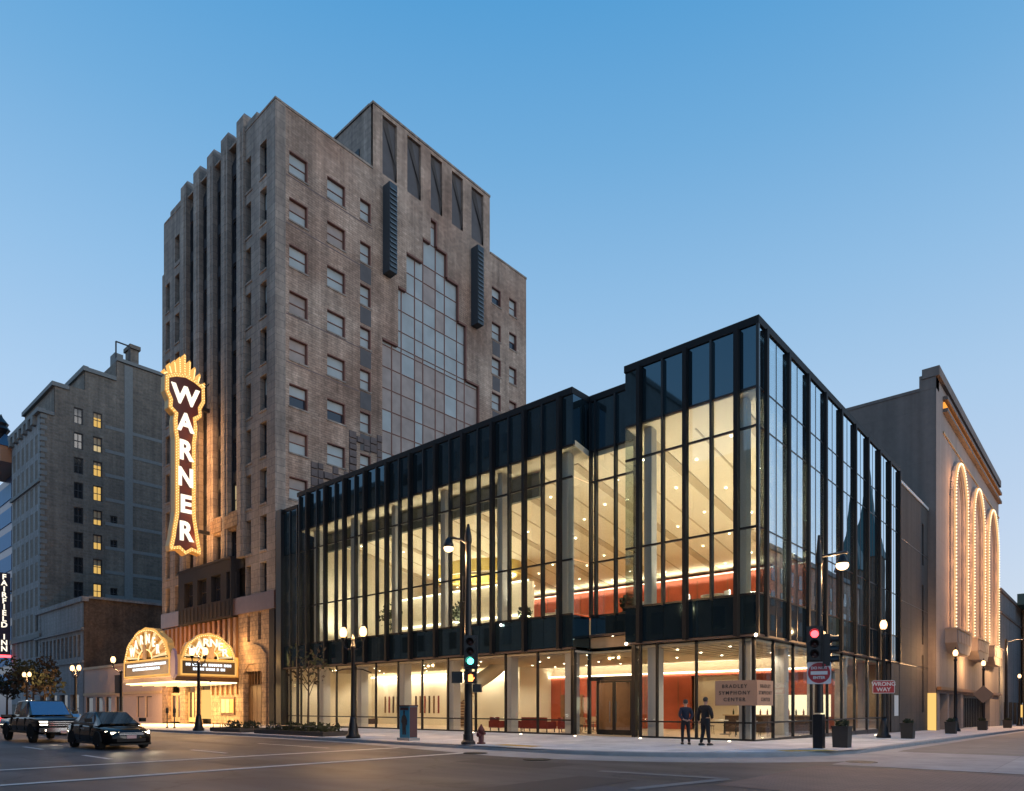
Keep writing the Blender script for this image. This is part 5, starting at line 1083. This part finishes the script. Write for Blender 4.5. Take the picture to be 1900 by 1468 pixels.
lh = loc_part('lamp_head', MB().lathe((1.7, 2.0, 8.75), [(.25, 0), (.25, .2), (.1, .4)], 12), 'pole', SP3); loc_part('bowl', MB().ball((1.7, 2.0, 8.7), .26, 12, 8, .8), 'cobra', lh, True); light('POINT', 'bowl_light', (1.7, 2.0, 8.35), 2600, (1, .60, .28), .2).parent = SP3

# ============================================================ boxed building sign
BXS = thing('building_sign', 'bronze box sign reading BRADLEY SYMPHONY CENTER round the corner column', 'sign', (-.2, 0, 1.6))
part('front_plate', MB().box(-1.62, -.62, 1.66, .10, -.5, 2.72), 'signbox', BXS); part('side_plate', MB().box(.1, -.62, 1.66, .22, 1.1, 2.72), 'signbox', BXS); part('bracket', MB().box(-.2, -.5, 2.0, -.05, .3, 2.2), 'black', BXS)
for i, s in enumerate(('BRADLEY', 'SYMPHONY', 'CENTER')):
    z = 2.47-.28*i
    text_part('lettering', s, .21, (-.76, -.625, z), 'S', 'ink', BXS, .004, .004, 1.35); text_part('lettering', s, .21, (.225, .24, z), 'E', 'ink', BXS, .004, .004, 1.35)

# ============================================================ cabinet, hydrant, planters
CB_ = thing('utility_cabinet', 'painted blue and maroon utility cabinet with a standing figure on its side', 'utility cabinet', (-11.75, -8.9, .14))
part('cabinet_body', MB().box(-12.2, -9.25, .26, -11.55, -8.8, 1.62), 'cabblue', CB_); part('plinth', MB().box(-12.28, -9.33, .14, -11.47, -8.72, .26), 'kerb', CB_); part('lid', MB().box(-12.23, -9.28, 1.62, -11.52, -8.77, 1.68), 'cabdark', CB_)
part('side_panel', MB().box(-11.55, -9.23, .28, -11.535, -8.82, 1.6), 'cabdark', CB_)
fg = MB().prism([(-12.0+.86*(a+11.84), z) for a, z in ((-11.84, .40), (-11.74, .40), (-11.72, .75), (-11.68, .40), (-11.58, .40), (-11.58, .85), (-11.5, .80), (-11.48, 1.02), (-11.58, 1.2), (-11.68, 1.27), (-11.65, 1.42), (-11.72, 1.47), (-11.79, 1.42), (-11.77, 1.27), (-11.88, 1.18), (-11.94, .95), (-11.86, .86))], 'y', -9.262, -9.252); part('mural_figure', fg, 'ink', CB_)
part('mural_panel', MB().box(-12.16, -9.256, 1.46, -11.6, -9.251, 1.58), 'cabdark', CB_)
HY_ = thing('fire_hydrant', 'dull red fire hydrant beside the tall signal pole', 'fire hydrant', (-7.46, -9.0, .14))
part('barrel', MB().lathe((-7.46, -9.0, .14), [(.17, 0), (.17, .06), (.11, .08), (.11, .5), (.14, .52), (.14, .57), (.11, .62), (.05, .72), (.03, .78)], 14), 'hydrant', HY_, True); part('nozzle', MB().tube((-7.66, -9.0, .56), (-7.26, -9.0, .56), .055).tube((-7.46, -9.2, .5), (-7.46, -9, .5), .075), 'hydrant', HY_)
def planter(x, y, s, label):
    g = .14+gz(x, y); t = thing('street_planter', label, 'planter', (x, y, g), 'dark box planters along the side street')
    part('box', MB().add([(x+a*s*k, y+b*s*k, g+z) for z, k in ((0, .9), (.72, 1.0)) for a, b in ((-.42,-.42),(.42,-.42),(.42,.42),(-.42,.42))], [(3,2,1,0),(0,1,5,4),(1,2,6,5),(2,3,7,6),(3,0,4,7)]), 'planter', t)
    part('rim', MB().box(x-.45*s, y-.45*s, g+.72, x+.45*s, y-.37*s, g+.77).box(x-.45*s, y+.37*s, g+.72, x+.45*s, y+.45*s, g+.77).box(x-.45*s, y-.37*s, g+.72, x-.37*s, y+.37*s, g+.77).box(x+.37*s, y-.37*s, g+.72, x+.45*s, y+.37*s, g+.77), 'planter', t)
    part('soil', MB().box(x-.37*s, y-.37*s, g+.6, x+.37*s, y+.37*s, g+.72), 'soil', t); part('leaves', leaves(MB(), (x, y, g+.85), .34*s, 90, .1, .6), 'foliage', t)
planter(3.85, -1.9, .66, 'dark box planter beside the corner signal pole'); planter(3.45, 10.3, .68, 'dark box planter near the globe lamp with the WRONG WAY sign')
planter(3.2, 23.5, .75, 'dark box planter before the left hall doors'); planter(3.0, 38.5, .8, 'dark box planter before the middle lamp post'); planter(3.1, 54, .85, 'dark box planter beside the tall plain pole'); planter(3.4, 70, .9, 'farthest dark box planter on the side street')
# planting beds by the kerb
def bed(x0, x1, label, n):
    t = thing('planting_bed', label, 'planting bed', ((x0+x1)/2, -8.5, .14))
    part('edging', MB().box(x0, -9.5, .14, x1, -9.35, .36).box(x0, -7.6, .14, x1, -7.45, .36).box(x0, -9.35, .14, x0+.15, -7.6, .36).box(x1-.15, -9.35, .14, x1, -7.6, .36), 'planter', t); part('soil', MB().box(x0+.15, -9.35, .14, x1-.15, -7.6, .3), 'soil', t)
    p = MB()
    for k in range(n): leaves(p, (rnd.uniform(x0+.4, x1-.4), rnd.uniform(-9.1, -7.9), .5), .32, 26, .13, .9)
    part('ground_plants', p, 'foliage', t, stuff=True)
    for k in range(int((x1-x0)/1.2)): part('hoop', MB().path([(x0+.3+1.2*k, -9.43, .36), (x0+.3+1.2*k, -9.43, .62), (x0+1.2+1.2*k, -9.43, .62), (x0+1.2+1.2*k, -9.43, .36)], .02, 6), 'pole', t)
bed(-24.6, -17.8, 'planting bed with low shrubs and hoop rail left of the twin lamp', 22); bed(-33.2+3.2, -26.2, 'planting bed with dark shrubs in front of the end of the glass building', 8)
def tree(x, y, h, r, n, label, mats=('foliage', 'leafred'), trunk=.07, s=.22, sz=1.1):
    g = .14+gz(x, y); t = thing('street_tree', label, 'tree', (x, y, g))
    tr = part('trunk', MB().tube((x, y, g), (x+.05, y, g+h*.45), trunk, trunk*.7).tube((x+.05, y, g+h*.45), (x, y+.05, g+h*.85), trunk*.7, trunk*.3), 'bark', t)
    lim = MB(); ends = []
    for k in range(9):
        a = 2.4*k; z0 = g+h*(.42+.04*k); e = (x+r*.75*math.cos(a)*rnd.uniform(.6, 1), y+r*.75*math.sin(a)*rnd.uniform(.6, 1), z0+h*.2*rnd.uniform(.7, 1.3)); ends.append(e)
        lim.tube((x+.03, y, z0), e, trunk*.4, trunk*.12, 6)
        for _ in range(3): lim.tube(e, (e[0]+rnd.uniform(-.5,.5)*r*.6, e[1]+rnd.uniform(-.5,.5)*r*.6, e[2]+rnd.uniform(0,.5)*r*.6), trunk*.13, trunk*.05, 4)
    part('limbs', lim, 'bark', t)
    c1, c2 = MB(), MB()
    for i, e in enumerate(ends+[(x, y, g+h*.85)]): leaves(c1 if i % 2 else c2, e, r*.45, n//10, s, .9)
    part('crown', c1, mats[0], t); part('crown', c2, mats[1], t)
tree(-20.9, -8.4, 4.6, 1.15, 130, 'slender young street tree with few leaves in the planting bed', s=.13)
tree(-83, -6, 7.0, 3.0, 620, 'dusky street tree with brown leaves in front of the two storey building', s=.3, trunk=.14); tree(-95, -6, 6.0, 2.6, 520, 'dusky street tree at the left behind the pickup', s=.3, trunk=.14); tree(-74.5, -7, 5.4, 2.0, 260, 'thin street tree with dark leaves before the pale shop', s=.26, trunk=.1)
FS = thing('left_traffic_light', 'far small traffic light showing red behind the pickup', 'traffic light', (-88, -10.2, 0)); part('post', MB().tube((-88, -9.6, -.2), (-88, -9.6, 3.6), .08), 'pole', FS); part('housing', MB().box(-88.2, -9.8, 2.9, -87.8, -9.4, 4.2), 'black', FS); part('lens', MB().ball((-87.75, -9.75, 3.85), .22, 10, 6), 'redl', FS)
for i, (x, lb) in enumerate(((-37.4, 'dark bollard post on the lit pavement under the marquee'), (-38.6, 'short parking meter post beside the marquee lamp'))):
    solo('pavement_post', MB().lathe((x, -8.6, .14), [(.09, 0), (.09, .05), (.04, .08), (.035, 1.0), (.1, 1.05), (.1, 1.35), (.05, 1.42)], 10), 'pole', lb, 'post', (x, -8.6, .14))

# ============================================================ cars
def loft(secs, ring):
    mb = MB(); n = len(ring(secs[0]))
    for s in secs: mb.v += ring(s)
    for i in range(len(secs)-1): mb.f += [(i*n+j, i*n+(j+1) % n, (i+1)*n+(j+1) % n, (i+1)*n+j) for j in range(n)]
    mb.f += [tuple(range(n-1, -1, -1)), tuple(range((len(secs)-1)*n, len(secs)*n))]; return mb
def body_ring(s):
    x, zb, zt, wb, wt = s; zm = zb+(zt-zb)*.45
    h = [(wb*.86, zb), (wb, zb+.08), (wb*1.02, zm), (wb*.99, zt-.12), (wt, zt-.03), (wt*.8, zt), (wt*.4, zt+.012)]
    return [(x, y, z) for y, z in h]+[(x, -y, z) for y, z in reversed(h)]
def wheel(t, x, y, r, w_):
    wm = MB(); n = 20; s = 1 if y > 0 else -1
    pr = [(r*.62, -w_/2), (r*.95, -w_/2), (r, -w_/4), (r, w_/4), (r*.95, w_/2), (r*.62, w_/2)]
    for rr, d in pr: wm.v += [(x+rr*math.cos(2*math.pi*i/n), y+d, r+rr*math.sin(2*math.pi*i/n)) for i in range(n)]
    for k in range(5): wm.f += [(k*n+i, k*n+(i+1) % n, (k+1)*n+(i+1) % n, (k+1)*n+i) for i in range(n)]
    wh = loc_part('wheel', wm, 'tyre', t, True)
    rm = MB()
    rm.add([(x+r*.62*math.cos(2*math.pi*i/n), y+s*w_*.3, r+r*.62*math.sin(2*math.pi*i/n)) for i in range(n)], [tuple(range(n))])
    for k in range(5):
        a = 2*math.pi*k/5; ca, sa = math.cos(a), math.sin(a)
        rm.add([(x+ca*q-sa*e, y+s*w_*.42, r+sa*q+ca*e) for q, e in ((.03, -.04), (r*.6, -.03), (r*.6, .03), (.03, .04))], [(0, 1, 2, 3)])
    loc_part('rim', rm, 'chrome', wh)
def car(name, label, cat, loc, rz, paint, kind):
    t = thing(name, label, cat, loc, None, rz)
    if kind == 'sedan':
        L, W, wr, xf, xr = 4.4, .87, .31, 1.32, -1.32
        secs = [(-2.2, .42, .82, .66, .56), (-2.12, .24, .93, .78, .66), (-1.7, .2, .98, .86, .72), (-.9, .19, .96, .87, .76), (0, .19, .93, .87, .76), (.75, .19, .92, .87, .76), (1.35, .19, .86, .86, .74), (1.85, .2, .78, .81, .66), (2.1, .22, .70, .72, .56), (2.2, .3, .58, .60, .46)]
        cab = [(-1.75, .95, .70, .97), (-1.0, .93, .60, 1.33), (-.3, .92, .58, 1.42), (.25, .92, .57, 1.40), (1.15, .9, .68, .93)]
    else:
        L, W, wr, xf, xr = 5.8, .98, .40, 1.85, -1.85
        secs = [(-2.9, .55, 1.12, .92, .86), (-2.8, .5, 1.15, .97, .9), (-1.0, .45, 1.16, .98, .9), (.9, .45, 1.17, .98, .9), (1.5, .45, 1.18, .98, .88), (2.5, .46, 1.12, .97, .84), (2.8, .48, 1.05, .93, .8), (2.9, .55, .98, .86, .74)]
        cab = [(-1.05, 1.16, .84, 1.2), (-.95, 1.15, .74, 1.86), (-.1, 1.15, .73, 1.92), (.55, 1.16, .72, 1.88), (1.35, 1.16, .82, 1.2)]
    loc_part('body', loft(secs, body_ring), paint, t, True)
    cm = MB(); k = len(cab)
    for x, zb, wt, zt in cab: cm.v += [(x, W*.9, zb-.02), (x, wt, zt), (x, -wt, zt), (x, -W*.9, zb-.02)]
    for i in range(k-1): cm.f += [(4*i+j, 4*i+j+1, 4*i+j+5, 4*i+j+4) for j in range(3)]
    cm.f += [(0, 1, 2, 3), (4*k-1, 4*k-2, 4*k-3, 4*k-4)]; cbn = loc_part('cabin', cm, paint, t, True); bv = cbn.modifiers.new('bevel', 'BEVEL'); bv.width = .09; bv.segments = 3; bv.limit_method = 'ANGLE'; bv.angle_limit = R(25)
    def lerp(a, b, f): return tuple(p+(q-p)*f for p, q in zip(a, b))
    V = lambda i, j: cm.v[4*i+j]
    # windscreen, rear window, side windows just proud of the cabin
    def pane_(name, q, off, inset=.08):
        c = [sum(v[d] for v in q)/4 for d in range(3)]; q2 = [tuple(v[d]+(c[d]-v[d])*inset*1.2+off[d] for d in range(3)) for v in q]
        q3 = [tuple(v[d]-off[d]*.9 for d in range(3)) for v in q2]; m = MB().add(q2+q3, [(0,1,2,3),(7,6,5,4),(0,4,5,1),(1,5,6,2),(2,6,7,3),(3,7,4,0)]); return loc_part(name, m, 'carglass', t)
    pane_('windscreen', [V(k-1, 1), V(k-2, 1), V(k-2, 2), V(k-1, 2)], (.012, 0, .012), .06); pane_('rear_window', [V(0, 1), V(1, 1), V(1, 2), V(0, 2)], (-.012, 0, .012), .1)
    for j0, j1, sy in ((0, 1, 1), (3, 2, -1)):
        mid = k//2
        pane_('side_window', [lerp(V(1, j0), V(1, j1), .12), V(1, j1), V(mid, j1), lerp(V(mid, j0), V(mid, j1), .12)], (0, .012*sy, .004), .1)
        pane_('side_window', [lerp(V(mid, j0), V(mid, j1), .12), V(mid, j1), V(k-2, j1), lerp(lerp(V(k-2, j0), V(k-1, j0), .6), V(k-2, j1), .12)], (0, .012*sy, .004), .1)
        mz = cab[-1][1]+.12; loc_part('mirror', MB().box(cab[-1][0]-.5, sy*W, mz, cab[-1][0]-.3, sy*(W+.2), mz+.15), paint, t)
        for xx in ((.62, -.42, -1.35) if kind == 'sedan' else (1.05, -.1, -1.0)):
            zt_ = secs[3][2]-.06; loc_part('door_seam', MB().box(xx-.008, sy*W*.9, .34 if kind == 'sedan' else .55, xx+.008, sy*(W*1.02+.006), zt_), 'tyre', t)
        loc_part('door_handle', MB().box(-.35, sy*(W*1.0), secs[3][2]-.2, -.15, sy*(W*1.0+.03), secs[3][2]-.16), 'chrome', t)
        loc_part('sill', MB().box(xr+.4, sy*W*.9, .2 if kind == 'sedan' else .42, xf-.4, sy*W*1.0, .3 if kind == 'sedan' else .5), 'black', t)
        for x in (xf, xr):
            wheel(t, x, sy*(W-.1), wr, .22)
            ac = MB(); n = 12; pts = [((wr+.07)*math.cos(math.pi*i/n), (wr+.07)*math.sin(math.pi*i/n)) for i in range(n+1)]
            ac.add([(x+a, sy*(W*1.025), wr+b_) for a, b_ in pts]+[(x+a*.98, sy*(W-.25), wr+b_*.98) for a, b_ in pts]+[(x-(wr+.07), sy*(W*1.025), wr-.12), (x+(wr+.07), sy*(W*1.025), wr-.12)], [(i, i+1, i+n+2, i+n+1) for i in range(n)]+[tuple(list(range(n+1))+[2*n+2, 2*n+3])]); loc_part('wheel_arch', ac, 'tyre', t)
    fx = secs[-1][0]
    for sy in ((-1, 1) if kind == 'sedan' else (-1,)):
        if name != 'silver_car':
            hl = light('SPOT', 'headlamp', (fx+.12, sy*.62, .62), 60, (1, .80, .52), .06, rot=(R(87), 0, R(-90)), spot=60); hl.parent = t
    if kind == 'sedan':
        for sy in (-1, 1):
            loc_part('headlight', MB().add([(1.98, sy*.50, .56), (2.16, sy*.42, .56), (2.14, sy*.42, .66), (1.84, sy*.78, .70), (1.86, sy*.80, .58)], [(0,1,2,3,4)]).box(2.0, sy*.5, .57, 2.12, sy*.66, .66), 'head', t)
            loc_part('tail_light', MB().box(-2.2, sy*.45, .66, -2.08, sy*.72, .8), 'tail', t)
        loc_part('grille', MB().box(2.1, -.42, .56, 2.215, .42, .60).box(2.1, -.4, .62, 2.18, .4, .64), 'chrome', t); loc_part('air_intake', MB().box(2.05, -.5, .30, 2.21, .5, .42), 'tyre', t); loc_part('number_plate', MB().box(2.2, -.17, .42, 2.225, .17, .54), 'plate', t)
        loc_part('front_lip', MB().box(1.6, -.72, .17, 2.16, .72, .24), 'tyre', t)
    else:
        for sy in (-1, 1):
            loc_part('headlight', MB().box(2.72, sy*.62, .92, 2.93, sy*.90, .98).box(2.72, sy*.62, .80, 2.93, sy*.9, .86), 'headdim', t); loc_part('fog_lamp', MB().ball((2.96, sy*.72, .58), .07, 10, 6), 'head' if sy < 0 else 'lens', t); loc_part('tail_light', MB().box(-2.93, sy*.75, .75, -2.85, sy*.95, 1.1), 'tail', t)
        loc_part('grille', MB().box(2.85, -.58, .72, 2.94, .58, 1.0), 'tyre', t)
        for z in (.78, .86, .94): loc_part('grille_bar', MB().box(2.94, -.58, z, 2.96, .58, z+.025), 'chrome', t)
        loc_part('bumper', MB().box(2.8, -.92, .5, 3.02, .92, .68), 'chrome', t); loc_part('number_plate', MB().box(3.02, -.16, .44, 3.04, .16, .56), 'plate', t)
        loc_part('bed_rail', MB().box(-2.85, -.93, 1.14, -1.1, -.83, 1.24).box(-2.85, .83, 1.14, -1.1, .93, 1.24).box(-2.88, -.93, .6, -2.8, .93, 1.24), paint, t)
    return t
car('black_sedan', 'black sedan with lit headlights nearest in the street', 'car', (-18.55, -18.75, 0), R(2), 'carblack', 'sedan')
car('pickup_truck', 'black pickup truck with chrome grille and one bright lamp', 'pickup', (-27.0, -18.9, -.01), R(2), 'carblack', 'truck')
car('silver_car', 'silver blue car cut off by the picture edge behind the pickup', 'car', (-36.8, -20.9, -.06), R(2), 'carsilver', 'sedan')
car('silver_car', 'small light car waiting behind the pickup and the black sedan', 'car', (-36.5, -15.4, -.06), R(3), 'carsilver', 'sedan')

# ============================================================ people
def skinned(pts, edges, sub=2, root=0):
    me = bpy.data.meshes.new('body'); me.from_pydata([p[:3] for p in pts], edges, [])
    o = bpy.data.objects.new('body', me); col.objects.link(o); m = o.modifiers.new('skin', 'SKIN'); m.use_smooth_shade = True
    for v, p in zip(me.skin_vertices[0].data, pts): v.radius = (p[3], p[4] if len(p) > 4 else p[3])
    me.skin_vertices[0].data[root].use_root = True
    s = o.modifiers.new('sub', 'SUBSURF'); s.levels = sub; s.render_levels = sub
    dg = bpy.context.evaluated_depsgraph_get(); res = bpy.data.meshes.new_from_object(o.evaluated_get(dg)); bpy.data.objects.remove(o); return res
def person(label, loc, rz, h, jacket, legs, hairm, build=1.0, lean=0.0, arms='back', step=.0):
    """standing figure, faces +y, feet at z=0"""
    k = h/1.78; b = build
    t = thing('person', label, 'person', loc, None, rz)
    hip, kn, an = .93, .5, .08
    P = [(0,0,hip,.145*b,.11*b), (0,.0,1.12,.14*b,.105*b), (0,.005,1.3,.165*b,.115*b), (0,-.01,1.43,.13*b,.09*b), (0,.0,1.5,.055), (0,.015,1.56,.055), (0,.025,1.63,.078,.09), (0,.02,1.72,.07,.085),
         (-.10,0,.86,.09*b), (-.115+step*.0,.02,kn,.062*b), (-.12,-.02+step,an,.042), (-.13,.12+step,.035,.04,.03), (.10,0,.86,.09*b), (.115,.02,kn,.062*b), (.13,-.03-step,an,.042), (.15,.11-step,.035,.04,.03),
         (-.19*b,-.01,1.42,.062*b), (.19*b,-.01,1.42,.062*b)]
    E_ = [(0,1),(1,2),(2,3),(3,4),(4,5),(5,6),(6,7),(0,8),(8,9),(9,10),(10,11),(0,12),(12,13),(13,14),(14,15),(3,16),(3,17)]
    if arms == 'back': A = [(-.27*b,-.10,1.16,.045*b), (-.12,-.17,1.0,.036), (-.05,-.19,.98,.03), (.27*b,-.10,1.16,.045*b), (.12,-.17,.98,.036), (.05,-.2,.96,.03)]
    elif arms == 'hang': A = [(-.27*b,-.05,1.15,.05*b), (-.29*b,.02,.90,.036), (-.29*b,.04,.84,.03), (.30*b,-.06,1.16,.05*b), (.20*b,.12,1.02,.036), (.13*b,.16,1.0,.03)]
    else: A = [(-.28*b,-.04,1.16,.048*b), (-.26,.10,.95,.036), (-.24,.15,.90,.032), (.28*b,-.03,1.16,.048*b), (.27,.06,.93,.036), (.26,.1,.87,.032)]
    P += A; E_ += [(16,18),(18,19),(19,20),(17,21),(21,22),(22,23)]
    P = [(x, y+lean*z, z, *r) for x, y, z, *r in P]
    P = [(x*k, y*k, z*k, *[q*k for q in r]) for x, y, z, *r in P]
    me = skinned(P, E_); me.materials.clear(); me.materials.append(M['skin']); link('body', me, t)
    def sub_(idx, ed, grow, mat, nm, root=0, trim=None):
        Q = [(*P[i][:3], *[q+grow for q in P[i][3:]]) for i in idx]
        if trim: Q = trim(Q)
        mp = {i: n for n, i in enumerate(idx)}; m = skinned(Q, [(mp[a], mp[b_]) for a, b_ in ed], 2, root); m.materials.clear(); m.materials.append(M[mat]); link(nm, m, t)
    sub_([0,1,2,3,4,16,17,18,19,21,22], [(0,1),(1,2),(2,3),(3,4),(3,16),(3,17),(16,18),(18,19),(17,21),(21,22)], .022, jacket, 'jacket')
    sub_([0,1,8,9,10,12,13,14], [(0,1),(0,8),(8,9),(9,10),(0,12),(12,13),(13,14)], .014, legs, 'trousers')
    for s in (10, 14):
        x, y, z = P[s][:3]; sh_ = MB(); pts = [(-.045, -.09), (.045, -.09), (.055, .06), (.035, .19), (-.035, .19), (-.055, .06)]
        sh_.add([(x+a*k, y+c*k, zz_) for zz_, q in ((0, 1), (.05*k, 1), (.085*k, .8)) for a, c in [(p[0]*q, (p[1]-.0)*q if p[1] < .1 else p[1]*(q if q == 1 else .6)) for p in pts]], [tuple(range(5, -1, -1))]+[(j*6+i, j*6+(i+1) % 6, (j+1)*6+(i+1) % 6, (j+1)*6+i) for j in range(2) for i in range(6)]+[tuple(range(12, 18))]); loc_part('shoe', sh_, 'shoe', t, True)
    hx, hy, hz = P[7][:3]; hm = MB()
    hm.ball((hx, hy-.012*k, hz-.005*k), .098*k, 14, 10, 1.02)
    hm.v = [(x, min(y, hy+.05*k) , max(z, hz-(.15 if y < hy+.01*k else .03)*k)) for x, y, z in hm.v]; loc_part('hair', hm, hairm, t, True)
    for s in (-1, 1): loc_part('ear', MB().ball((s*.085*k, hy, hz-.075*k), .022*k, 8, 6, 1.4), 'skin', t, True)
    loc_part('nose', MB().add([(hx-.014*k, hy+.075*k, hz-.10*k), (hx+.014*k, hy+.075*k, hz-.10*k), (hx, hy+.07*k, hz-.05*k), (hx, hy+.105*k, hz-.095*k)], [(0,1,3),(1,2,3),(2,0,3),(0,2,1)]), 'skin', t)
    for j, (wx, wz) in enumerate((((P[20][0], P[20][1], P[20][2])), 0), ) if False else (): pass
    for a, e in ((19, 20), (22, 23)):
        p0 = Vector(P[a][:3]); p1 = Vector(P[e][:3]); d = (p1-p0).normalized(); sd = d.cross(Vector((0, 1, 0))).normalized() if abs(d.y) < .9 else Vector((1, 0, 0)); fm = MB()
        for q in range(4):
            o_ = p1+sd*(.018*(q-1.5))*k; ln = (.06, .07, .066, .05)[q]*k; mid = o_+d*ln*.6; fm.tube(o_, mid, .0095*k, .009*k, 6); fm.tube(mid, mid+d*ln*.5+Vector((0, .02*k, 0)), .009*k, .006*k, 6)
        o_ = p1-d*.01*k; fm.tube(o_, o_+(sd*.035+d*.035)*k, .011*k, .008*k, 6); loc_part('fingers', fm, 'skin', t)
    return t
person('man in a blue jacket and dark trousers standing by the glass, hands behind him', (-1.30, -3.9, .14), R(38), 1.73, 'bluecloth', 'trousers', 'hair', .95, .0, 'back', .05)
person('man in a dark jacket seen from behind, right of the man in blue', (-.40, -4.05, .14), R(-12), 1.81, 'darkcloth', 'jeans', 'hair', 1.1, .0, 'hang', -.09)
